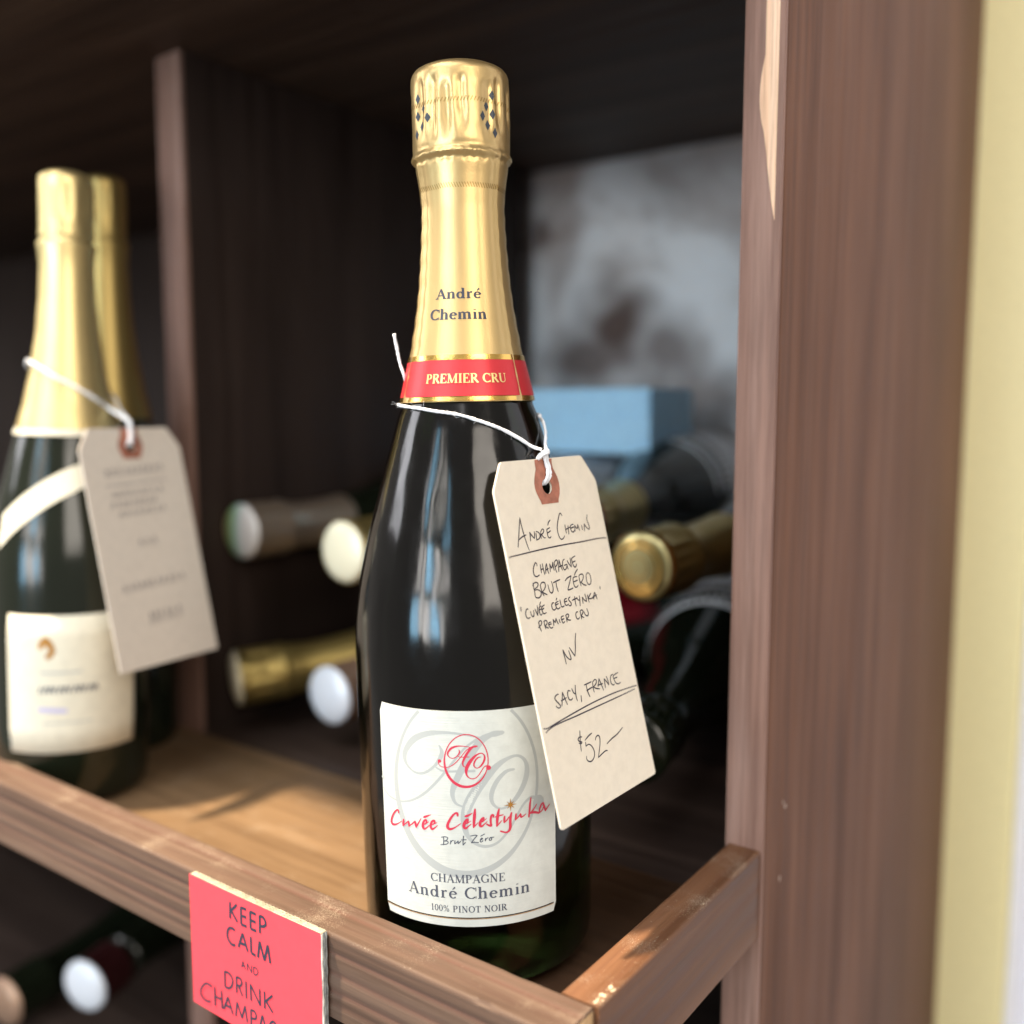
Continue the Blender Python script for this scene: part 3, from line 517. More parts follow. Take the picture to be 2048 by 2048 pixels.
M['greyedge'] = paper("grey_layered_edge", (.36, .38, .38), .8, 0, .8, .4)
M['string'] = paper("white_cotton", (.84, .86, .90), .9, 0, .9, .1)
M['hole'], _, _ = new_mat("flute_shadow", (.05, .045, .03), .9)
M['yellow'] = paper("pale_yellow_paint", (.90, .80, .44), .45, 0, .1, .04)
M['white'] = paper("white_paint", (.82, .82, .88), .5, 0, .1, .03)
M['blue'] = paper("pale_blue_card", (.45, .74, 1.0), .6, 0, .1, .10)
M['iris'] = foilmat("iridescent_white_foil", (.9, .9, .9), .3, .2, .2)
nt = M['iris'].node_tree; b = nt.nodes["Principled BSDF"]
tc = nt.nodes.new("ShaderNodeTexCoord"); sx_ = nt.nodes.new("ShaderNodeSeparateXYZ"); nt.links.new(tc.outputs["Object"], sx_.inputs[0])
mr = nd(nt, "ShaderNodeMapRange", i_1=-.016, i_2=.016); nt.links.new(sx_.outputs[0], mr.inputs[0])
nt.links.new(ramp(nt, mr.outputs[0], [(.1, (.55, .45, .22)), (.32, (.30, .62, .25)), (.5, (.62, .82, .80)), (.7, (.92, .93, .93))]).outputs[0], b.inputs["Base Color"])
M['creamdisc'] = foilmat("cream_gold_disc", (.98, .92, .68), .4, .15, .2)
M['stampgold'] = foilmat("stamped_gold_disc", (.66, .60, .30), .3, .75, .3)
M['pearl'] = foilmat("pearl_white_foil", (.92, .95, .97), .35, .1, .2)
M['silvergold'] = foilmat("crinkled_champagne_foil", (.62, .50, .38), .35, .8, .8)
M['copper'] = foilmat("copper_foil", (.50, .32, .22), .4, .6, .5)
M['silver'] = foilmat("blue_silver_foil", (.84, .88, .95), .35, .15, .3)
M['pinkfoil'] = foilmat("rose_white_foil", (.86, .78, .80), .4, .1, .2)
M['oldgold'] = foilmat("olive_gold_foil", (.50, .38, .13), .36, .85, .5)
M['maroon'], _, _ = new_mat("maroon_foil", (.035, .006, .007), .45, .2)
M['redfoil'], _, _ = new_mat("dark_red_foil", (.25, .008, .015), .35, .4)

# ------------------------------------------------------------------ setting: walls behind the rack
NX, NZ = 130, 190
V, Fc = [], []
X0, X1, Z0, Z1 = -.62, -.10, -.15, .61
for j in range(NZ + 1):
    for i in range(NX + 1):
        V.append((X0 + (X1 - X0) * i / NX, .722, Z0 + (Z1 - Z0) * j / NZ))
for j in range(NZ):
    for i in range(NX):
        a = j * (NX + 1) + i
        Fc.append((a, a + 1, a + NX + 2, a + NX + 1))
me = pydata("back_wall", V, Fc)
att = me.attributes.new("stain", 'FLOAT', 'POINT')
def stain(x, z):
    s = 0.
    for cx, cz, rx, rz, a in ((-.415, .270, .040, .048, 1), (-.445, .245, .045, .03, .9), (-.37, .245, .04, .035, .8), (-.493, .357, .011, .014, .9),
                              (-.31, .215, .03, .025, .5), (-.425, .320, .02, .012, .35)):
        q = math.hypot((x - cx) / rx, (z - cz) / rz) + .35 * noise.noise((x * 40, z * 40, 3))
        s = max(s, a * max(0, min(1, 1.35 - q)))
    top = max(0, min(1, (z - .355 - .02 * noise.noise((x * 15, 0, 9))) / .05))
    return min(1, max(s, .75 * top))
# finer strip where the stains are
att.data.foreach_set("value", [stain(p[0], p[2]) for p in V])
wall = obj("back_wall", me, M['wall'], smooth=False)
wall.name = "wall"; tag(wall, None, None, kind='structure')
wb = box_bm(-.088, .9, .726, .80, -.75, 1.2, .001)
wall2 = obj("wall", wb, M['white'], smooth=False); tag(wall2, None, None, kind='structure')

# yellow door casing beside the rack
df = empty("door_casing", Matrix.Translation((-.112, .71, -.7)))
tag(df, "pale yellow painted door casing at the right edge beyond the brown side panel", "door casing")
def local(bm, off):
    for v_ in bm.verts: v_.co -= Vector(off)
    return bm
o_ = (-.112, .71, -.7)
obj("casing_board", local(box_bm(-.1400, -.093, .7005, .7215, -.7, 1.2, .002, 3), o_), M['yellow'], df, autos=40)
obj("casing_bead", local(box_bm(-.0928, -.0855, .708, .724, -.7, 1.2, .003, 3), o_), M['white'], df, autos=40)

# ------------------------------------------------------------------ the rack
rack = empty("wine_rack", Matrix.Identity(4))
tag(rack, "dark brown wooden wine rack with a railed shelf, dividers and a weathered side panel", "wine rack")
obj("side_panel", box_bm(-.1500, -.1342, .3572, .700, -.75, .95, .0008), M['panel'], rack, autos=30)
# weathered front lip of the side panel (its narrow edge) with a pale bare-wood scar
lip = box_bm(-.1502, -.1345, .3545, .3572, -.75, .95, .0006, 2)
obj("edge_strip", lip, M['edge'], rack, autos=30)
V, Fc = [], []
zs = [.270 + i * (.11) / 40 for i in range(41)]
for i, z in enumerate(zs):
    t = i / 40
    wv = .0052 * (1 - .0 * t) * min(1, (t * 3.2) ** .8) + .0006 * noise.noise((z * 60, 1, 1))
    if .3 < t < .55: wv += .0018 * math.sin(PI * (t - .3) / .25)
    x1 = -.1366
    V += [(x1 - wv, .35425, z), (x1, .35425, z)]
    if i: Fc.append((2 * i - 2, 2 * i - 1, 2 * i + 1, 2 * i))
M['bare'] = wood("bare_wood", [(.60, .36, .22), (.78, .52, .35), (.85, .62, .46)], 2, .6, 1.5, blotch=.2)
obj("bare_wood_scar", pydata("bare_wood_scar", V, Fc), M['bare'], rack, smooth=False)
V, Fc = [], []
for (y, z, ry, rz) in ((.378, .036, .0016, .0011), (.374, .006, .0010, .0019), (.3755, .0385, .0008, .0010)):
    fan(V, Fc, [(-.13405, y + ry * rnd.uniform(.6, 1.2) * math.cos(2 * PI * k / 9), z + rz * rnd.uniform(.6, 1.2) * math.sin(2 * PI * k / 9)) for k in range(9)])
M['nick'], _, _ = new_mat("pale_nick", (.42, .32, .26), .7)
tag(obj("nicks", pydata("nicks", V, Fc), M['nick'], rack, smooth=False), None, None, kind='stuff')
obj("divider", box_bm(-.5215, -.4975, .3596, .700, -.75, .4078, .0008), M['dark'], rack, autos=30)
obj("divider_edge", box_bm(-.5212, -.4978, .3566, .3595, -.75, .4078, .0008), M['edge'], rack, autos=30)
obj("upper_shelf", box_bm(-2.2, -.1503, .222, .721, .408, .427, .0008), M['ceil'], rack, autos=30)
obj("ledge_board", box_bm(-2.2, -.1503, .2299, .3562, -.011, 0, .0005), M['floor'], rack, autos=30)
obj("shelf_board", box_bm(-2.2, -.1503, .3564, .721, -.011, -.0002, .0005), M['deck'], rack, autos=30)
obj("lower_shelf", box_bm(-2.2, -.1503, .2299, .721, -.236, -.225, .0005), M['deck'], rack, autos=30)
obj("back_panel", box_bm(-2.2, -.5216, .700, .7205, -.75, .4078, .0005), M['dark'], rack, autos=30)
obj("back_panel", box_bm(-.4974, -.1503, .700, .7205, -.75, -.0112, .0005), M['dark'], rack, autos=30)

def carved(name, axis, a0, a1, c0, c1, z0, z1, mat, na, depth, grooves, facesign):
    """a rail with weathered grain ridges; axis 0 runs along x, axis 1 along y.
    outline goes outer face (bottom to top), top, inner face, bottom"""
    nf, ntp = 34, 20
    outl = []
    r = .0012
    for i in range(nf + 1):
        t = i / nf; outl.append((c0, z0 + r + (z1 - z0 - 2 * r) * t, 0, t))
    for k in (1, 2): a = PI / 2 * k / 3; outl.append((c0 + facesign * r * (1 - math.cos(a)), z1 - r + r * math.sin(a), 1, k / 3))
    for i in range(ntp + 1):
        t = i / ntp; outl.append((c0 + facesign * r + (c1 - c0 - 2 * facesign * r) * t, z1, 2, t))
    for k in (1, 2): a = PI / 2 * k / 3; outl.append((c1 - facesign * r * (1 - math.sin(a)), z1 - r * (1 - math.cos(a)), 1, k / 3))
    outl += [(c1, z1 - r, 3, 0), (c1, z0, 3, 1), (c0, z0, 4, 0)]
    V, Fc, G = [], [], []
    m = len(outl)
    # centre of rail for a denser sampling near the viewer end
    for i in range(na + 1):
        t = i / na
        a = a1 + (a0 - a1) * t ** (1.6 if axis == 0 else 1)
        for (cc, z, kind, s) in outl:
            g = 0.; dc = dz = 0.
            if kind == 0:
                for (p, wd, amp, dr) in grooves[0]:
                    pc = p + dr * (a - a1) + .012 * noise.noise((a * 14, p * 20, 1))
                    q = (s - pc) / wd
                    # asymmetric step: sharp lower lip, soft upper slope
                    g += amp * math.exp(-(q * (2.2 if q < 0 else .8)) ** 2)
                nz = noise.noise((a * (8 if axis == 0 else 90), s * 26, 5)) * .10
                dc = facesign * depth * (min(1.3, g) + nz)
            elif kind == 2:
                for (p, wd, amp, dr) in grooves[1]:
                    pc = p + dr * (a - a1) + .03 * noise.noise((a * 10, p * 20, 7))
                    g += amp * math.exp(-((s - pc) / wd) ** 2)
                dz = -depth * (min(1.3, g) * .7 + .12 * noise.noise((a * 40, s * 9, 2)))
            elif kind == 1:
                # worn, nibbled arris
                k_ = max(0, noise.noise((a * 70, 3, 3)) - .25) * .0012 + max(0, noise.noise((a * 260, 3, 8)) - .3) * .0006
                dz = -k_; dc = facesign * k_ * .6
            G.append(min(1, max(0, g * .95)))
            p_ = (a, cc + dc, z + dz) if axis == 0 else (cc + dc, a, z + dz)
            V.append(p_)
    flip = (facesign > 0) == (axis == 0)
    for i in range(na):
        for k in range(m):
            j = (k + 1) % m
            f = (i * m + k, i * m + j, (i + 1) * m + j, (i + 1) * m + k)
            Fc.append(f if flip else f[::-1])
    Fc.append(tuple(range(m))); Fc.append(tuple(na * m + k for k in range(m))[::-1])
    me = pydata(name, V, Fc)
    me.attributes.new("groove", 'FLOAT', 'POINT').data.foreach_set("value", G)
    bm = bmesh.new(); bm.from_mesh(me); bmesh.ops.recalc_face_normals(bm, faces=bm.faces); bm.to_mesh(me); bm.free()
    return me

fr = carved("front_rail", 0, -2.0, -.1370, .2116, .2297, -.0050, .0250, M['rail'], 520, .00045,
            [[(.80, .035, 1., .10), (.55, .05, .8, .25), (.30, .05, .9, .10), (.12, .04, .5, -.1), (.93, .02, .4, 0)],
             [(.66, .07, 1., -.05), (.90, .05, .35, 0), (.30, .10, .22, .2)]], 1)
obj("front_rail", fr, M['rail'], rack, autos=50)
eg = box_bm(-.1371, -.1366, .2126, .2288, -.0040, .0240, .0002, 1)
obj("rail_end_grain", eg, M['endgrain'], rack, autos=30)
sr = carved("side_rail", 1, .3545, .2299, -.1352, -.1490, -.0110, .0250, M['srail'], 240, .0003,
            [[(.2, .05, .5, .6), (.45, .06, .5, 1.2), (.7, .04, .4, 1.2), (.9, .03, .3, .4)], [(.2, .08, .2, .5), (.8, .1, .2, -.5)]], -1)
obj("side_rail", sr, M['srail'], rack, autos=50)
# glue and dried splinters on the side rail
V, Fc = [], []
def crumb(x, y, z, r, sx=1, sy=1, sz=.6):
    i0 = len(V)
    for k in range(6):
        a = 2 * PI * k / 6; q = r * rnd.uniform(.6, 1.2)
        V.append((x + q * sx * math.cos(a), y + q * sy * math.sin(a), z))
    V.append((x + rnd.uniform(-.3, .3) * r, y, z + r * sz))
    for k in range(6): Fc.append((i0 + k, i0 + (k + 1) % 6, i0 + 6))
for k in range(26): crumb(-.1362 - rnd.random() * .0022, .2310 + rnd.random() * .011, .0249, rnd.uniform(.0003, .0008), 1, 1.5)
for k in range(150):
    yy = .235 + rnd.random() ** .8 * .115
    crumb(-.1360 - abs(rnd.gauss(.003, .0032)), yy, .0249, rnd.uniform(.00008, .00028))
for k in range(170):
    crumb(-.139 - rnd.random() ** 1.5 * .16, .2130 + rnd.random() * .0155, .0247, rnd.uniform(.00006, .0002))
M['crumb'], _, _ = new_mat("pale_wood_dust", (.66, .54, .38), .8)
tag(obj("wood_dust", pydata("wood_dust", V, Fc), M['crumb'], rack, smooth=False), None, None, kind='stuff')

# ------------------------------------------------------------------ champagne bottles
GP = [(0, .036), (.002, .0412), (.006, .0425), (.012, .0428), (.03, .0430), (.08, .0435), (.1143, .0436), (.1254, .0431), (.1383, .0413), (.1474, .0392),
      (.1557, .0373), (.1647, .0347), (.1765, .0315), (.1856, .0288), (.1928, .0267), (.2025, .0239), (.2108, .0219), (.2172, .0204), (.2215, .0196),
      (.2322, .0177), (.2393, .0167), (.2445, .0161), (.2568, .0151), (.269, .0145), (.2757, .0149), (.281, .0157), (.2843, .0163)]
FP = GP[:-2] + [(.2800, .0155), (.2835, .0161), (.2853, .0166), (.2866, .0172), (.2885, .0169), (.295, .0171), (.2998, .0172), (.3100, .0172), (.3142, .0169)]

def glass_profile(top=.281):
    out = [(.010, 0), (.0095, .010), (.005, .024), (.0008, .033), (0, .0355), (.0004, .0382), (.0016, .0405), (.004, .0420)]
    out += smoothprof(GP, .004, .008, top)
    out = [(z, max(0, r - (.0005 if z > .2 else 0))) for z, r in out]
    out.append((top + .0005, 0))
    return out

CAPFN = []
def capsule_mesh(h0=.2018, hi=True, seg=240, deco=1.):
    prof = []
    z = h0
    while z < .3142:
        prof.append((z, interp(FP, z)))
        z += (.0006 if z > .272 else .0018) if hi else (.0015 if z > .28 else .005)
    prof += [(.3142, .0169), (.3153, .0165), (.3162, .0158), (.3166, .0152), (.31665, .0148), (.3174, .0135), (.3183, .0105), (.3189, .007), (.3191, .003), (.3192, 0)]
    r0 = random.Random(3)
    ph = [(r0.uniform(0, 2 * PI), r0.uniform(-2, 2)) for _ in range(8)]
    nfl = 17
    centres = [2 * PI * (i + r0.uniform(-.30, .30)) / nfl - PI for i in range(nfl)]
    amps = [r0.uniform(.65, 1.3) for _ in range(nfl)]
    wds = [r0.uniform(.075, .115) for _ in range(nfl)]
    tops = [r0.uniform(-.0016, .0010) for _ in range(nfl)]
    bots = [r0.uniform(-.0010, .0030) for _ in range(nfl)]
    def fn(t, z, r):
        d = 0.
        for c0, am, wd, tp, bt in zip(centres, amps, wds, tops, bots):
            c0 += .018 * math.sin((z - .3) * 200 + am * 9)
            q = (t - c0 + PI) % (2 * PI) - PI
            if abs(q) < .45:
                fade = max(0, min(1, (.3128 + tp - z) / .0042)); fade *= fade * (3 - 2 * fade)
                f2 = max(0, min(1, (z - .2900 - bt) / .008))
                wq = wd * (1.25 if q < 0 else .75)
                d -= .00115 * am * math.exp(-(q / wq) ** 2) * fade * f2
        if .288 < z < .314: d += .00010 * noise.noise((t * 3.5, z * 120, 9)) + .00005 * noise.noise((t * 11, z * 330, 2))
        # ragged lower edge of the hood over the muselet wire
        rg = .0005 * noise.noise((t * 5, 0, 1)) + .00020 * math.sin(t * 30 + 2 * math.sin(t * 4))
        d += .00048 * math.exp(-((z - .2868 - rg) / .0009) ** 2)
        d -= .00060 * math.exp(-((z - .2851 - rg) / .0009) ** 2) * (1 if z < .2851 + rg else .6)
        d -= .00040 * math.exp(-((z - .2890) / .0011) ** 2) * max(0, math.cos(1.5 * t + .3))
        # vertical tucks in the neck
        d += .00010 * noise.noise((t * 3.2, z * 12, 4)) * (1 if z < .284 else .3)
        # folded front panel: sharp creases at both sides
        for s, wd in ((.93, .03), (-1.12, .03)):
            q = t - s
            if z < .2865: d += (.00075 if (q < 0) == (s > 0) else 0) * (1 - min(1, abs(q) / .5)) + .00022 * math.exp(-(q / .02) ** 2)
            q2 = t - s * .84
            if z < .2835: d -= .00020 * math.exp(-(q2 / .06) ** 2)
        if z < .272 and abs(abs(t) - 1.35) < .5: d += .00012 * math.sin(z * 900)
        if z > .3166: d = 0
        return r + .00025 + deco * d
    CAPFN.append(fn)
    return lathe(prof, seg, fn)

def surf_place(prof, extra=0.):
    return lambda u, v, h: ((interp(prof, v) + h + extra) * math.sin(u), -(interp(prof, v) + h + extra) * math.cos(u), v)

def label_mesh(a0, a1, z0, z1, rad, th=.00015, corner=.0012, n=60, m=24):
    """paper wrapped round the body with rounded corners, outer sheet plus edges"""
    V, Fc = [], []
    rr = lambda z: (rad(z) if callable(rad) else rad)
    rm = rr((z0 + z1) / 2)
    for j in range(m + 1):
        z = z0 + (z1 - z0) * (j / m)
        e = min(z - z0, z1 - z)
        ins = 0
        if e < corner: ins = (corner - math.sqrt(max(0, corner ** 2 - (corner - e) ** 2))) / rm
        for i in range(n + 1):
            a = a0 + ins + (a1 - a0 - 2 * ins) * i / n
            r = rr(z) + th
            V.append((r * math.sin(a), -r * math.cos(a), z))
    for j in range(m):
        for i in range(n):
            a = j * (n + 1) + i
            Fc.append((a, a + 1, a + n + 2, a + n + 1))
    k0 = len(V)
    for j in range(m + 1):
        for i in range(n + 1):
            x, y, z = V[j * (n + 1) + i]
            f = (rr(z) + .00003) / (rr(z) + th)
            V.append((x * f, y * f, z))
    for j in range(m):
        for i in range(n):
            a = k0 + j * (n + 1) + i
            Fc.append((a + 1, a, a + n + 1, a + n + 2))
    bd = [j * (n + 1) for j in range(m, -1, -1)] + list(range(1, n + 1)) + [j * (n + 1) + n for j in range(1, m + 1)] + [m * (n + 1) + i for i in range(n - 1, 0, -1)]
    for a, b_ in zip(bd, bd[1:] + bd[:1]): Fc.append((a, a + k0, b_ + k0, b_))
    return V, Fc

# --- the bottle in front
B0 = Vector((-.2170, .2778, .0008))
ax = Vector((-.0158, -.0115, 1)).normalized()
rx_ = (RT - ax * RT.dot(ax)).normalized()
ry_ = ax.cross(rx_)
MB = Matrix(((rx_.x, ry_.x, ax.x, B0.x), (rx_.y, ry_.y, ax.y, B0.y), (rx_.z, ry_.z, ax.z, B0.z), (0, 0, 0, 1)))
bot = empty("champagne_bottle", MB)
tag(bot, "dark green champagne bottle in sharp focus with gold foil neck and red PREMIER CRU band", "champagne bottle")
V, Fc = lathe(glass_profile(), 128)
obj("glass_body", pydata("glass_body", V, Fc), M['glass'], bot)
V, Fc = capsule_mesh(h0=.2021)
cap = obj("foil_capsule", pydata("foil_capsule", V, Fc), M['gold'], bot, autos=60)
V, Fc = lathe([(z, interp(GP, z) + .0007) for z in (.2024, .2026, .2032, .2038, .2040)], 96)
obj("gold_band", pydata("gold_band", V, Fc), M['goldband'], cap)
V, Fc = lathe([(z, interp(GP, z) + .00075) for z in (.20401, .2043, .207, .210, .213, .216, .2164)], 128,
              lambda t, z, r: r + (.00030 if -1.12 < t < .93 else 0) * 1 + .0001 * noise.noise((t * 4, z * 60, 2)))
obj("red_band", pydata("red_band", V, Fc), M['redband'], cap, autos=50)
V, Fc = lathe([(z, interp(GP, z) + .0008) for z in (.21641, .217, .2176, .2182)], 128,
              lambda t, z, r: r + (.00030 if -1.12 < t < .93 else 0))
obj("gold_band", pydata("gold_band", V, Fc), M['goldband'], cap, autos=50)
fpl = surf_place(FP, .00055)
T = set_text("André", -.555, .365, .2379, .0036)
ST = [[(p[0], p[1] + .0, p[2]) for p in s] for s in T]
def uvfix(ST, r):   # strokes given as (angle, height) keep their widths in metres: pre-divide by the radius when placed
    return [[(p[0] * r, p[1], p[2]) for p in s] for s in ST]
def cyl_place(prof, extra): return lambda u, v, h, _p=prof: None
def capplace(rref, prof, extra):
    """lays print on the crinkled capsule surface"""
    def f(u, v, h):
        a = u / rref
        r = CAPFN[0](a, v, interp(prof, v)) + extra + h
        return (r * math.sin(a), -r * math.cos(a), v)
    return f
def angplace(rref, prof, extra):
    def f(u, v, h):
        r = interp(prof, v) + extra + h; a = u / rref
        return (r * math.sin(a), -r * math.cos(a), v)
    return f
t1 = set_text("André", -.575 * .0167, .385 * .0167, .2374, .0034)
t2 = set_text("Chemin", -.685 * .0167, .470 * .0167, .2303, .0036)
t1 = [[(p[0], p[1], p[2] * 1.5) for p in s] for s in t1]; t2 = [[(p[0], p[1], p[2] * 1.5) for p in s] for s in t2]
strokes("lettering", t1 + t2, capplace(.0167, FP, .00005), M['ink'], cap, scale=1, step=.0006, round_end=False, smooth=False)
t3 = set_text("PREMIER CRU", -.600 * .0225, .665 * .0225, .2085, .0031)
t3 = [[(p[0], p[1], p[2] * 1.45) for p in s] for s in t3]
strokes("lettering", t3, angplace(.0225, GP, .00118), M['goldink'], cap, scale=1, step=.0006, round_end=False, smooth=False)
for (a, z) in ((-.975, .3056), (-.8146, .3019), (-.691, .2986), (-.8556, .2961), (-.985, .2998), (-1.03, .2939),
               (.7327, .3054), (.5967, .3016), (.4981, .2981), (.7371, .2992), (.6212, .2954), (.7863, .2932)):
    V = []
    for (da, dz) in ((0, .00175), (-.062, 0), (0, -.00175), (.062, 0)):
        for q in range(3):
            s_ = q / 3
            nx = {0: (-.062, 0), 1: (0, -.00175), 2: (.062, 0), 3: (0, .00175)}[((0, .00175), (-.062, 0), (0, -.00175), (.062, 0)).index((da, dz))]
            aa = a + da + (nx[0] - da) * s_; zz = z + dz + (nx[1] - dz) * s_
            r = CAPFN[0](aa, zz, interp(FP, zz)) + .00008
            V.append((r * math.sin(aa), -r * math.cos(aa), zz))
    rc = CAPFN[0](a, z, interp(FP, z)) + .00008
    V.append((rc * math.sin(a), -rc * math.cos(a), z))
    obj("diamond", pydata("diamond", V, [(k, (k + 1) % 12, 12) for k in range(12)]), M['diamond'], cap, smooth=False)
# perforation lines: short slanted tears
ST = []
for i in range(58):
    a = -PI * .62 + 1.24 * PI * i / 58
    ST.append([((a - .018) * .0172, .3029 + .0002 * noise.noise((a * 3, 0, 0)), .00036), ((a + .018) * .0172, .3041 + .0002 * noise.noise((a * 3, 0, 0)), .00040)])
M['golddark'] = foilmat("creased_gold", (.40, .26, .09), .45, .9)
strokes("perforation", ST, capplace(.0172, FP, .00002), M['golddark'], cap, scale=1, step=.0006, smooth=False)
ST = []
for i in range(64):
    a = -PI * .62 + 1.24 * PI * i / 64
    ST.append([((a - .022) * .015, .2765 + .0003 * noise.noise((a * 2, 0, 5)), .00026), ((a + .022) * .015, .2750 + .0003 * noise.noise((a * 2, 0, 5)), .00034)])
strokes("perforation", ST, capplace(.015, FP, .00002), M['golddark'], cap, scale=1, step=.0006, smooth=False)

# front label with its print
RL = .0437
lr = lambda z: interp(GP, z)
V, Fc = label_mesh(-.800, .712, .0247, .1002, lr)
lab = obj("front_label", pydata("front_label", V, Fc), M['label'], bot, autos=40)
lp = angplace(RL, GP, .00016)
inlab = lambda u, v: -.798 < u / RL < .709 and .0252 < v < .0998
big = []
cx, cz, k_ = -132e-5, 8331e-5, 3.50
def grow(st): return [((p[0] * 1e-5 - cx) * k_ - .0020, (p[1] * 1e-5 - cz) * k_ + .0752, p[2] * 1e-5 * k_ * .88) for p in st]
for st in DATA['mono']: big.append(grow(st))
big.append(grow(DATA['ring'][0]))
wm = strokes("watermark", big, lp, M['wmark'], lab, lift=.00001, scale=1, step=.0010, clip=inlab)
dd = []
for u, v, wdt in (DATA['dots'][1],):
    c0 = grow([(u, v, wdt)])[0]
    V = []; 
    for k in range(28):
        a = 2 * PI * k / 28
        V.append(lp(c0[0] + .0022 * math.cos(a), c0[1] + .0026 * math.sin(a), .000045))
    obj("watermark_dot", pydata("watermark_dot", V, [tuple(range(28))]), M['wmark'], lab, smooth=False)
em = [[(p[0] * 1e-5, p[1] * 1e-5, p[2] * 1e-5 * 1.05 + .00002) for p in s] for s in DATA['mono'] + DATA['ring']]
strokes("monogram", em, lp, M['redink'], lab, lift=.00005, scale=1, step=.0008)
V, Fc = [], []
for (u, v, wdt), rr_ in ((DATA['dots'][0], .00060), (DATA['dots'][1], .00080)):
    fan(V, Fc, [lp(u * 1e-5 + rr_ * math.cos(2 * PI * k / 16), v * 1e-5 + rr_ * math.sin(2 * PI * k / 16), .00009) for k in range(16)])
obj("monogram_dots", pydata("monogram_dots", V, Fc), M['redink'], lab, smooth=False)
strokes("script_lettering", [[(p[0], p[1], p[2] * 1.3) for p in s] for s in DATA['cuvee']], lp, M['redink'], lab, lift=.00010, step=.0008, taper=True)
strokes("script_lettering", DATA['brut'], lp, M['inkgrey'], lab, lift=.00010, step=.0008)
u, v, wdt = DATA['star']
V = []
for k in range(16):
    a = PI / 2 + 2 * PI * k / 16
    r = (.0024 if k % 4 == 0 else .0019) if k % 2 == 0 else .00062
    V.append(lp(u * 1e-5 + r * math.cos(a), v * 1e-5 + r * math.sin(a), .00014))
V.append(lp(u * 1e-5, v * 1e-5, .00014))
obj("star", pydata("star", V, [(k, (k + 1) % 16, 16) for k in range(16)]), M['star'], lab, smooth=False)
t4 = set_text("CHAMPAGNE", -.01500, .01100, .0404, .0029, .02)
t5 = set_text("André Chemin", -.0240, .0201, .0348, .0041, .03)
t6 = set_text("100% PINOT NOIR", -.0153, .01145, .0299, .0023, .02)
for nm, t_ in (("lettering", t4), ("lettering", t5), ("lettering", t6)):
    t_ = [[(p[0], p[1], p[2] * 1.15) for p in s] for s in t_]
    strokes(nm, t_, lp, M['inkgrey'], lab, lift=.00008, scale=1, step=.0008, round_end=False, smooth=False)
ln = [[(-.0347 + .0657 * i / 60, .0279, .00034) for i in range(61)]]
strokes("rule", ln, lp, M['ruleblack'], lab, lift=.00008, scale=1, smooth=False, clip=inlab)
ln = [[(-.0347 + .0657 * i / 60, .02755, .00022) for i in range(61)]]
strokes("rule", ln, lp, M['star'], lab, lift=.00011, scale=1, smooth=False, clip=inlab)

# ------------------------------------------------------------------ price tags
def make_tag(name, O, u, d, n, W, L, c1, c2, writing, mat, pen, wd=.00043):
    Mx = Matrix(((u.x, -d.x, n.x, O.x), (u.y, -d.y, n.y, O.y), (u.z, -d.z, n.z, O.z), (0, 0, 0, 1)))
    t = empty(name, Mx)
    # card with a punched hole
    bm = bmesh.new()
    out = [(c1, 0), (0, -c2), (0, -L), (W, -L), (W, -c2), (W - c1, 0)]
    # soften the corners
    pts = []
    for i, p in enumerate(out):
        a, b_, c_ = Vector(out[i - 1]), Vector(p), Vector(out[(i + 1) % 6])
        q = .0012
        p0 = b_ + (a - b_).normalized() * q; p1 = b_ + (c_ - b_).normalized() * q
        for k in range(4):
            s = k / 3
            pts.append(p0 * (1 - s) ** 2 + b_ * 2 * s * (1 - s) + p1 * s ** 2)
    hx, hy, hr = W * .484, -.0098, .0028
    rim = [bm.verts.new((p.x, p.y, 0)) for p in pts]
    hole = [bm.verts.new((hx + hr * math.cos(2 * PI * k / 24), hy + hr * math.sin(2 * PI * k / 24), 0)) for k in range(24)]
    ed = [bm.edges.new((a, b_)) for a, b_ in zip(rim, rim[1:] + rim[:1])] + [bm.edges.new((a, b_)) for a, b_ in zip(hole, hole[1:] + hole[:1])]
    bmesh.ops.triangle_fill(bm, edges=ed, use_beauty=True)
    for f in list(bm.faces):
        c0 = f.calc_center_median()
        if (Vector((c0.x - hx, c0.y - hy))).length < hr * .97: bm.faces.remove(f)
    for f in bm.faces:
        if f.normal.z < 0: f.normal_flip()
    ext = bmesh.ops.extrude_face_region(bm, geom=bm.faces[:])
    for v_ in ext['geom']:
        if isinstance(v_, bmesh.types.BMVert): v_.co.z -= .0007
    bmesh.ops.recalc_face_normals(bm, faces=bm.faces)
    obj("card", bm, mat, t, smooth=False)
    # rust coloured reinforcing patch
    P = [(p[0] * 1e-5, -p[1] * 1e-5) for p in DATA['patch']]
    bm = bmesh.new()
    rim = [bm.verts.new((p[0], min(p[1], -.0003), .00012)) for p in P]
    hole = [bm.verts.new((hx + (hr - .0001) * math.cos(2 * PI * k / 24), hy + (hr - .0001) * math.sin(2 * PI * k / 24), .00012)) for k in range(24)]
    ed = [bm.edges.new((a, b_)) for a, b_ in zip(rim, rim[1:] + rim[:1])] + [bm.edges.new((a, b_)) for a, b_ in zip(hole, hole[1:] + hole[:1])]
    bmesh.ops.triangle_fill(bm, edges=ed, use_beauty=True)
    for f in list(bm.faces):
        c0 = f.calc_center_median()
        if (Vector((c0.x - hx, c0.y - hy))).length < hr * .95: bm.faces.remove(f)
    for f in bm.faces:
        if f.normal.z < 0: f.normal_flip()
    obj("hole_patch", bm, M['patch'], t, smooth=False)
    strokes("handwriting", writing, lambda a, b_, h: (a, -b_, h), pen, t, lift=.00006, width=wd, step=.0012, taper=True)
    return t

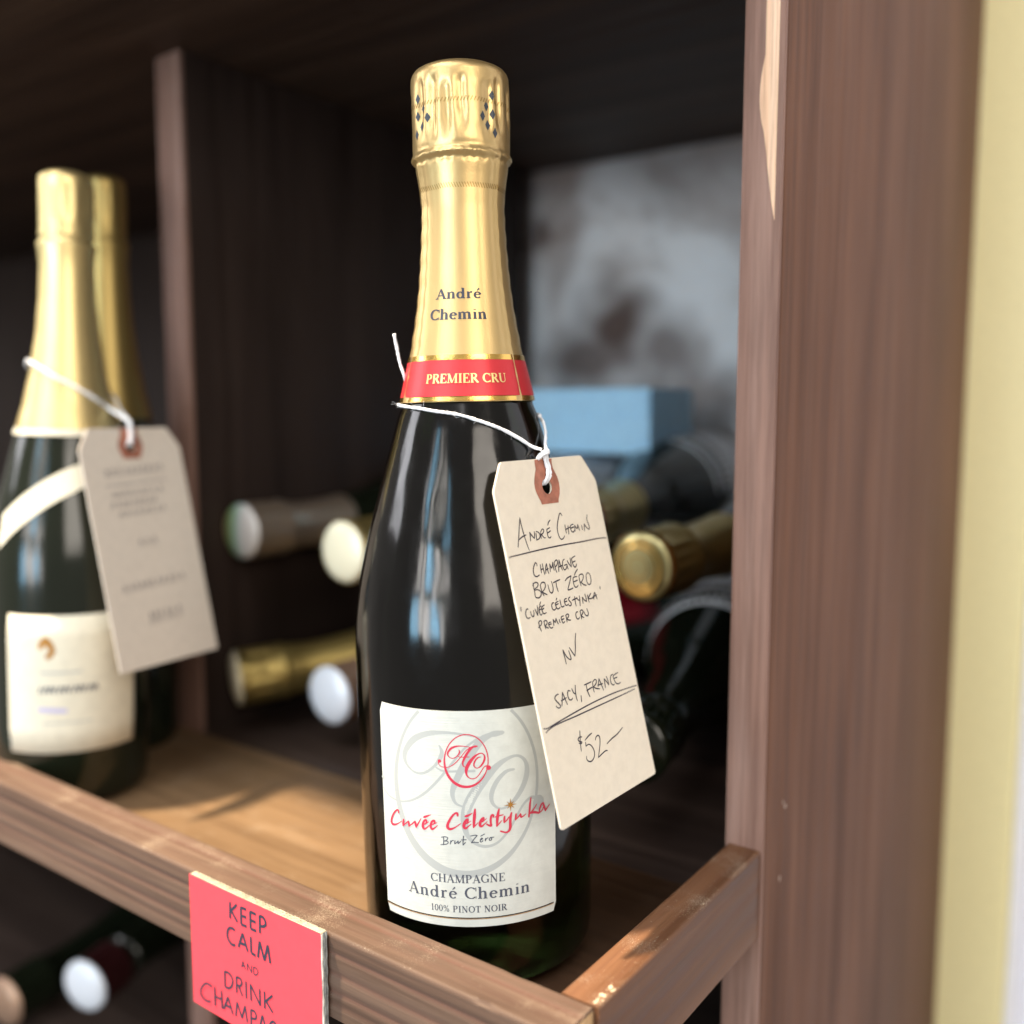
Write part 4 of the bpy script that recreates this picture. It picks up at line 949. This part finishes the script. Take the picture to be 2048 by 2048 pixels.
def bp(a, h, off=.0008, Mx=None):
    off = off if Mx is None else off + .0012
    r = interp(GP, h) + off
    return (Mx or MB) @ Vector((r * math.sin(a), -r * math.cos(a), h))
TO = Vector((-.1881, .2457, .1830)); Tu = Vector((.0361, .9993, .0104)).normalized(); Tn = Vector((.9693, -.0375, .2428)).normalized(); Td = Tn.cross(Tu).normalized() * -1
if Td.z > 0: Td = -Td
ptag = make_tag("price_tag", TO, Tu, Td, Tn, .0597, .1195, .0064, .0095, DATA['pen'], M['manila'], M['pen'])
tag(ptag, "manila price tag handwritten ANDRÉ CHEMIN and $52 hanging from the front bottle", "price tag")
tagpt = lambda u, d, h: TO + Tu * u + Td * d + Tn * h
inv = ptag.matrix_world.inverted()
# string: behind the neck, round the front, to the knot
knot = tagpt(.0298, -.0018, .0016)
path = []
for i in range(34):
    a = 1.36 + (4.835 - 1.36) * i / 33        # from the right round the back to the left edge
    path.append(bp(a, .1965 + (.2016 - .1965) * i / 33))
for a, h in ((-1.20, .2012), (-.877, .2006), (-.65, .2000), (-.4485, .1992), (-.28, .1986), (-.1076, .1979), (.02, .1970), (.1551, .1958), (.33, .1941), (.495, .1922), (.70, .1892)):
    path.append(bp(a, h))
path.append(bp(.86, .1862, .0016))
path.append(knot + Vector((-.0006, -.0015, .0010)))
def strand(P, r=.00062, n=6): 
    pp = spath(P, n)
    return tube([inv @ p for p in pp], r, 10, twist=900)
V1, F1 = strand(path)
def join(parts):
    V, Fc = [], []
    for v_, f_ in parts:
        k = len(V); V += list(v_); Fc += [tuple(i + k for i in f) for f in f_]
    return V, Fc
parts = [(V1, F1)]
parts.append(strand([bp(1.36, .1965), bp(1.45, .1945, .0012), bp(1.33, .1910, .0016), bp(1.12, .1872, .0024), knot + Vector((0, .0004, .0012))]))
# free end poking up behind the neck on the left
parts.append(strand([bp(-1.9, .2022), Vector((-.2357, .2592, .2105)), Vector((-.2375, .2585, .2166)), Vector((-.2387, .2583, .2218)), Vector((-.2399, .2581, .2272))], .00062))
# doubled loop through the hole
for s in (-.00062, .00062):
    parts.append(strand([tagpt(.0301 + s, -.0014, .0012), tagpt(.0303 + s, .0012, .0010), tagpt(.0306 + s, .0040, .0010), tagpt(.0298 + s * 1.2, .0064, .0011), tagpt(.0290 + s, .0078, .0004), tagpt(.0289 + s, .0085, -.0014), tagpt(.0290 + s, .004, -.0022), tagpt(.0298 + s, -.0004, -.0016), tagpt(.0300, -.0018, -.0004)], .00064))
# knot
kp = []
for i in range(22):
    a = 2 * PI * i / 14
    kp.append(knot + Tu * (.0011 * math.cos(a)) + Tn * (.0010 * math.sin(a)) + Td * (-.0006 + .0012 * i / 21))
parts.append(strand(kp, .00060, 3))
parts.append(strand([knot + Tu * .0012 - Td * .0004, knot + Tu * .0002 + Tn * .0010, knot - Tu * .0022 + Td * .0010, knot - Tu * .0030 + Td * .0019 - Tn * .0016], .00066))
V, Fc = join(parts)
sto = obj("string", pydata("string", V, Fc), M['string'], ptag)
# loose cotton fibres
V, Fc = [], []
allp = spath(path, 4)
for k in range(170):
    i = rnd.randrange(4, len(allp) - 4); p = allp[i]
    d1 = Vector((rnd.gauss(0, 1), rnd.gauss(0, 1), rnd.gauss(0, 1))).normalized()
    d2 = Vector((rnd.gauss(0, 1), rnd.gauss(0, 1), rnd.gauss(0, 1))).normalized()
    L = rnd.uniform(.0006, .0018)
    q = [p + d1 * .0005, p + d1 * (.0005 + L * .5) + d2 * L * .3, p + d1 * (.0005 + L * .8) + d2 * L * .8]
    v_, f_ = tube([inv @ x for x in q], .000035, 3)
    kk = len(V); V += v_; Fc += [tuple(i_ + kk for i_ in f) for f in f_]
tag(obj("string_fibres", pydata("string_fibres", V, Fc), M['string'], ptag), None, None, kind='stuff')

# ------------------------------------------------------------------ coral sign on the front rail
sg = empty("keep_calm_sign", Matrix.Translation((-.262, .2045, .028)))
tag(sg, "coral pink card sign reading KEEP CALM AND DRINK CHAMPAGNE on the front rail", "sign")
sgo = Vector((-.262, .2045, .028))
def sl(V): return [tuple(Vector(v_) - sgo) for v_ in V]
SX0, SX1, SZ0, SZ1 = -.3020, -.2303, -.0252, .0262
# front sheet, slightly bowed
V, Fc = [], []
for j in range(13):
    for i in range(25):
        x = SX0 + (SX1 - SX0) * i / 24; z = SZ0 + (SZ1 - SZ0) * j / 12
        V.append((x + (.0004 * noise.noise((z * 90, 0, 0)) if i == 24 else 0), .2082 - .0003 * math.sin(PI * i / 24), z))
for j in range(12):
    for i in range(24):
        a = j * 25 + i; Fc.append((a, a + 1, a + 26, a + 25))
obj("face_sheet", pydata("face_sheet", sl(V), Fc), M['pink'], sg, smooth=True)
cb = box_bm(SX0 + .0002, SX1 - .0004, .20832, .2112, SZ0 + .0004, SZ1 - .0002, .0002, 1)
bmesh.ops.subdivide_edges(cb, edges=[e for e in cb.edges if abs(e.verts[0].co.x - e.verts[1].co.x) > .03], cuts=60)
for v_ in cb.verts:
    v_.co.x -= sgo.x; v_.co.y -= sgo.y; v_.co.z -= sgo.z
    n_ = noise.noise(((v_.co.x + v_.co.y * 3) * 420, v_.co.z * 200, 4))
    if v_.co.z > 0: v_.co.z += .00035 * n_ + (.0003 if v_.co.y > .002 else 0)
    if v_.co.x > .03: v_.co.x += .0005 * n_
obj("cardboard_core", cb, M['core'], sg, smooth=False)
# flute openings along the top, three staggered plies
V, Fc = [], []
for row, yy in enumerate((.2089, .2096, .2104)):
    for i in range(38):
        x = SX0 + .0015 + (SX1 - SX0 - .003) * (i + .5 * (row % 2)) / 38
        w_ = .00060 * rnd.uniform(.5, 1.1); d_ = .00022 * rnd.uniform(.5, 1.1)
        if rnd.random() < .15: continue
        fan(V, Fc, [(x - w_, yy - d_ * .4, SZ1 + .0009), (x + w_ * .2, yy - d_, SZ1 + .0009), (x + w_, yy + d_ * .5, SZ1 + .0009), (x - w_ * .2, yy + d_, SZ1 + .0009)])
obj("flute_openings", pydata("flute_openings", sl(V), Fc), M['hole'], sg, smooth=False)
# layered right edge
for i, yy in enumerate((.2084, .2093, .2102)):
    V, Fc = [], []
    for j in range(31):
        z = SZ0 + .0006 + (SZ1 - SZ0 - .001) * j / 30
        e = .0005 * noise.noise((z * 300, i * 7, 0)) + .0003
        V += [(SX1 - .001, yy, z), (SX1 + e, yy, z), (SX1 + e, yy + .0006, z), (SX1 - .001, yy + .0006, z)]
        if j:
            a = 4 * j - 4
            Fc += [(a, a + 1, a + 5, a + 4), (a + 1, a + 2, a + 6, a + 5), (a + 2, a + 3, a + 7, a + 6)]
    obj("board_ply", pydata("board_ply", sl(V), Fc), M['greyedge'] if i else M['paper_edge'], sg, smooth=False)
K = []
nbold = 0
for i, st in enumerate(DATA['card']):
    K.append([(p[0] * 1e-5, p[1] * 1e-5, .00105) for p in st])
cardtxt = []
for ki, s in enumerate(K):
    cz_ = sum(p[1] for p in s) / len(s)
    wt_ = .00105
    if 23 <= ki <= 30: wt_ = .00045
    elif ki > 30: wt_ = .00085
    cardtxt.append([(p[0], p[1], wt_) for p in s])
strokes("lettering", cardtxt, lambda a, b_, h: (a - sgo.x, .2082 - .00035 - h - sgo.y, b_ - sgo.z), M['ink'], sg, lift=.00005, scale=1, step=.002, round_end=False,
        smooth=True)

# ------------------------------------------------------------------ the bottles to the left, out of focus
def frame(loc, face_to=Vector((0, 0, 0))):
    d = Vector((face_to.x - loc.x, face_to.y - loc.y, 0)).normalized()      # local -y looks at the viewer
    y = -d; z = Vector((0, 0, 1)); x = y.cross(z)
    return Matrix(((x.x, y.x, 0, loc.x), (x.y, y.y, 0, loc.y), (x.z, y.z, 1, loc.z), (0, 0, 0, 1)))
gb_me = None
def standing(name, loc, label, group, front=True, slim=1., lean=0., tall=1.):
    global gb_me
    Mx = frame(Vector(loc)) @ Matrix.Rotation(R_(lean), 4, 'Y') @ Matrix.Diagonal((slim, slim, tall, 1))
    t = empty(name, Mx)
    tag(t, label, "champagne bottle", group)
    if gb_me is None:
        V, Fc = lathe(glass_profile(), 64); gb_me = pydata("back_glass", V, Fc)
    obj("glass_body", gb_me, M['glassback'], t)
    V, Fc = capsule_mesh(h0=.186, hi=False, seg=96, deco=1.)
    c_ = obj("foil_capsule", pydata("foil_capsule", [(x * (.86 if z > .284 else 1), y * (.86 if z > .284 else 1), z) for x, y, z in V], Fc), M['gold'] if not front else M['goldpale'], t)
    return t, c_, Mx
lb, lcap, ML = standing("champagne_bottle", (-.4830, .2640, .0012), "blurred champagne bottle at the left with pale gold foil, cream label and a price tag", None, slim=.88, lean=1.9)
V, Fc = lathe([(z, interp(GP, z) + .0009) for z in (.1861, .187, .189, .1892)], 64)
obj("cream_band", pydata("cream_band", V, Fc), M['creamlab'], lcap)
V, Fc = label_mesh(-.86, .86, .0290, .0985, lambda z: interp(GP, z), n=32, m=6)
l2 = obj("front_label", pydata("front_label", V, Fc), M['creamlab'], lb)
lp2 = angplace(RL, GP, .0002)
# faint print, unreadable at this blur
ST = [[(-.018 + .0026 * i, .0600, .0012), (-.0168 + .0026 * i, .0628, .0010)] for i in range(12)]
ST += [[(-.0165 + .0026 * i, .0628, .0008), (-.0155 + .0026 * i, .0602, .0008)] for i in range(12) if i % 3]
strokes("print_line", ST, lp2, M['inkgrey'], l2, scale=1, smooth=False)
strokes("print_line", [[(-.017, .070, .0009), (.004, .070, .0009)]], lp2, M['wmark'], l2, scale=1, smooth=False)
strokes("print_line", [[(-.016, .0445, .0006), (.010, .0445, .0006)]], lp2, M['wmark'], l2, scale=1, smooth=False)
strokes("crest", [[(-.017, .083, .003), (-.014, .086, .004), (-.0105, .081, .003), (-.013, .078, .003)]], lp2, M['star'], l2, scale=1)
M['lilac'], _, _ = new_mat("lilac_print", (.50, .48, .72), .5)
strokes("print_line", [[(-.018, .0515, .0022), (-.004, .0505, .0022)]], lp2, M['lilac'], l2, scale=1, smooth=False)
# slanted neck label
V, Fc = [], []
for i in range(25):
    s = i / 24
    a = -1.05 + 1.32 * s
    zc = .138 + .030 * s + .004 * math.sin(PI * s)
    for dz in (-.0085, .0085):
        z = zc + dz * (1 - .3 * s)
        r = interp(GP, z) + .0003
        V.append((r * math.sin(a), -r * math.cos(a), z))
    if i: Fc.append((2 * i - 2, 2 * i, 2 * i + 1, 2 * i - 1))
obj("neck_label", pydata("neck_label", V, Fc), M['creamlab'], lb)
b2, c2_, M2 = standing("champagne_bottle", (-.5262, .3195, .0006), "dark gold foiled champagne bottle half hidden right behind the leftmost bottle", None, False, slim=.78, lean=.6, tall=1.045)
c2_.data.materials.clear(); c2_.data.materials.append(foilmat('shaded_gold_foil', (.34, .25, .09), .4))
# price tag of the left bottle
T2O = Vector((-.4418, .2509, .1911)); T2u = Vector((-.0917, .9958, -.0024)).normalized(); T2n = Vector((.9709, .0899, .2222)).normalized()
T2d = -(T2n.cross(T2u)).normalized()
if T2d.z > 0: T2d = -T2d
W2 = []
r2 = random.Random(11)
for (y0, x0, x1, hh) in ((.0235, .012, .046, .0042), (.0345, .014, .044, .003), (.0395, .012, .040, .003), (.0445, .016, .044, .003), (.0600, .024, .036, .004), (.0810, .010, .048, .004), (.0980, .022, .040, .0065)):
    x = x0
    while x < x1:
        W2.append([(x * 1e5, (y0 + hh * .5) * 1e5 - x * 5e3), ((x + .0008) * 1e5, (y0 - hh * .5) * 1e5 - x * 5e3), ((x + .0020) * 1e5, (y0 + hh * .4) * 1e5 - x * 5e3)])
        x += r2.uniform(.0028, .0042)
W2.append([(1100, 2900), (4700, 2750)])
M['pengrey'], _, _ = new_mat("faded_pen_ink", (.12, .11, .14), .5)
ptag2 = make_tag("price_tag", T2O, T2u, T2d, T2n, .0600, .1200, .0068, .0105, W2, M['manila2'], M['pengrey'])
tag(ptag2, "blurred manila price tag hanging from the leftmost bottle on white string", "price tag")
tp2 = lambda u, d, h: T2O + T2u * u + T2d * d + T2n * h
inv = ptag2.matrix_world.inverted()
k2 = tp2(.030, -.003, .002)
path2 = []
for i in range(20):
    a = 1.45 + (4.95 - 1.45) * i / 19
    path2.append(bp(a, .205 + (.2230 - .205) * i / 19, .001, ML))
for a, h in ((-1.15, .2222), (-.8, .220), (-.3, .2150), (.2, .2095), (.6, .2045), (.9, .2005)): path2.append(bp(a, h, .001, ML))
path2.append(k2)
pr = [strand(path2, .0009)]
pr.append(strand([bp(1.45, .205, .001, ML), bp(1.25, .2, .003, ML), k2], .0009))
pr.append(strand([k2, tp2(.030, .003, .0013), tp2(.0290, .0075, .001), tp2(.029, .0085, -.002)], .0013))
V, Fc = join(pr)
obj("string", pydata("string", V, Fc), M['string'], ptag2)

# ------------------------------------------------------------------ bottles lying in the bays, necks to the front
gl_me = {}
V, Fc = lathe(glass_profile(), 48); LG = pydata("lying_glass", V, Fc)
def lying(pt, direction, capmat, capside, label, bandmat=None, glass='glassback', labelmat='whitelab', rim=None, scale=1., group="bottles lying in the rack", foil0=.235, lab_top=.136):
    """pt: centre of the cork end in the room; direction: from cork to base"""
    d = Vector(direction).normalized()
    z = -d; x = Vector((1, 0, 0)); x = (x - z * x.dot(z)).normalized(); y = z.cross(x)
    base = Vector(pt) + d * .319 * scale
    Mx = Matrix(((x.x * scale, y.x * scale, z.x * scale, base.x), (x.y * scale, y.y * scale, z.y * scale, base.y), (x.z * scale, y.z * scale, z.z * scale, base.z), (0, 0, 0, 1)))
    t = empty("lying_bottle", Mx)
    tag(t, label, "wine bottle", group)
    obj("glass_body", LG, M[glass], t)
    V, Fc = capsule_mesh(h0=foil0, hi=False, seg=72, deco=1.3)
    Fs = [f for f in Fc if max(V[i][2] for i in f) <= .3150]
    c_ = obj("foil_capsule", pydata("foil_capsule", V, Fs), M[capside], t)
    V2, F2 = lathe([(.3146, .0172), (.3160, .0168), (.3172, .0150), (.3185, .0110), (.3192, .0050), (.3194, 0)], 40)
    obj("cap_disc", pydata("cap_disc", V2, F2), M[capmat], c_)
    if capmat == 'stampgold':
        for q in (.0050, .0095, .0125):
            V2, F2 = lathe([(.3186, q - .0009), (.3197 - q * .06, q), (.3186, q + .0009)], 40)
            obj("stamped_ring", pydata("stamped_ring", V2, F2), M['goldband'], c_)
    if rim:
        V2, F2 = lathe([(.3130, .0178), (.3150, .0181), (.3165, .0172)], 40)
        obj("cap_rim", pydata("cap_rim", V2, F2), M[rim], c_)
    if labelmat:
        V2, F2 = label_mesh(-1.5, 1.9, .035, lab_top, lambda z_: interp(GP, z_), n=28, m=6)
        V3 = []
        for p in V2:       # label turned up
            q = Vector(p); q.rotate(Matrix.Rotation(PI if z.y < 0 else 0, 3, 'Z')); V3.append(tuple(q))
        obj("body_label", pydata("body_label", V3, F2), M[labelmat], t)
    return t
lying((-.4823, .3750, .1253), (.05, .999, .00), 'iris', 'silvergold', "lying bottle with pearly green cap, upper row just right of the divider", labelmat='whitelab')
lying((-.3822, .3650, .1225), (.03, .999, .01), 'creamdisc', 'oldgold', "lying bottle with large cream gold cap, upper row between divider and front bottle", rim='goldpale')
lying((-.2741, .4300, .1403), (-.19, .98, .0), 'pinkfoil', 'oldgold', "lying bottle with rose white cap edged in red, half hidden by the price tag", rim='redfoil', lab_top=.146)
lying((-.2166, .4000, .1256), (.06, .998, .02), 'stampgold', 'oldgold', "lying bottle with gold cap and crinkled gold foil right of the price tag", rim='goldband')
lying((-.4830, .3680, .0340), (.50, .86, .07), 'creamdisc', 'oldgold', "lying bottle with small gold cap and olive gold neck, lower row near the divider", glass='glassolive', foil0=.20, labelmat='redfoil')
lying((-.4065, .3750, .0345), (.03, .999, .02), 'silver', 'copper', "lying bottle with bluish white cap and copper foil, lower row left of the front bottle")
lying((-.2000, .3640, .0500), (-.22, .975, -.02), 'glassback', 'glassback', "dark lying bottle with white label, lower row at the right panel", labelmat='whitelab', lab_top=.152)
lying((-.5764, .3128, -.1769), (-.25, .96, .02), 'silver', 'maroon', "lying bottle with bluish white cap in the bay under the front rail", foil0=.29)
lying((-.6450, .2930, -.2040), (-.15, .98, .0), 'copper', 'glassback', "lying bottle with copper cap at the lower left corner of the photo", labelmat=None)
lying((-.4500, .4100, -.1800), (.1, .99, 0), 'redfoil', 'redfoil', "lying bottle with dark red foil in the bay behind the coral sign", labelmat=None)

# pale blue box on the pile
bx = empty("blue_box", Matrix.Translation((-.37, .62, .176)))
tag(bx, "pale sky blue carton lying on top of the bottles in front of the grey wall", "box")
bo = (-.37, .62, .176)
obj("carton", local(box_bm(-.470, -.304, .575, .640, .170, .2150, .0015, 2), bo), M['blue'], bx, autos=40)
obj("lid_flap", local(box_bm(-.468, -.306, .5738, .5748, .196, .2145, .0003, 1), bo), M['blue'], bx, autos=40)
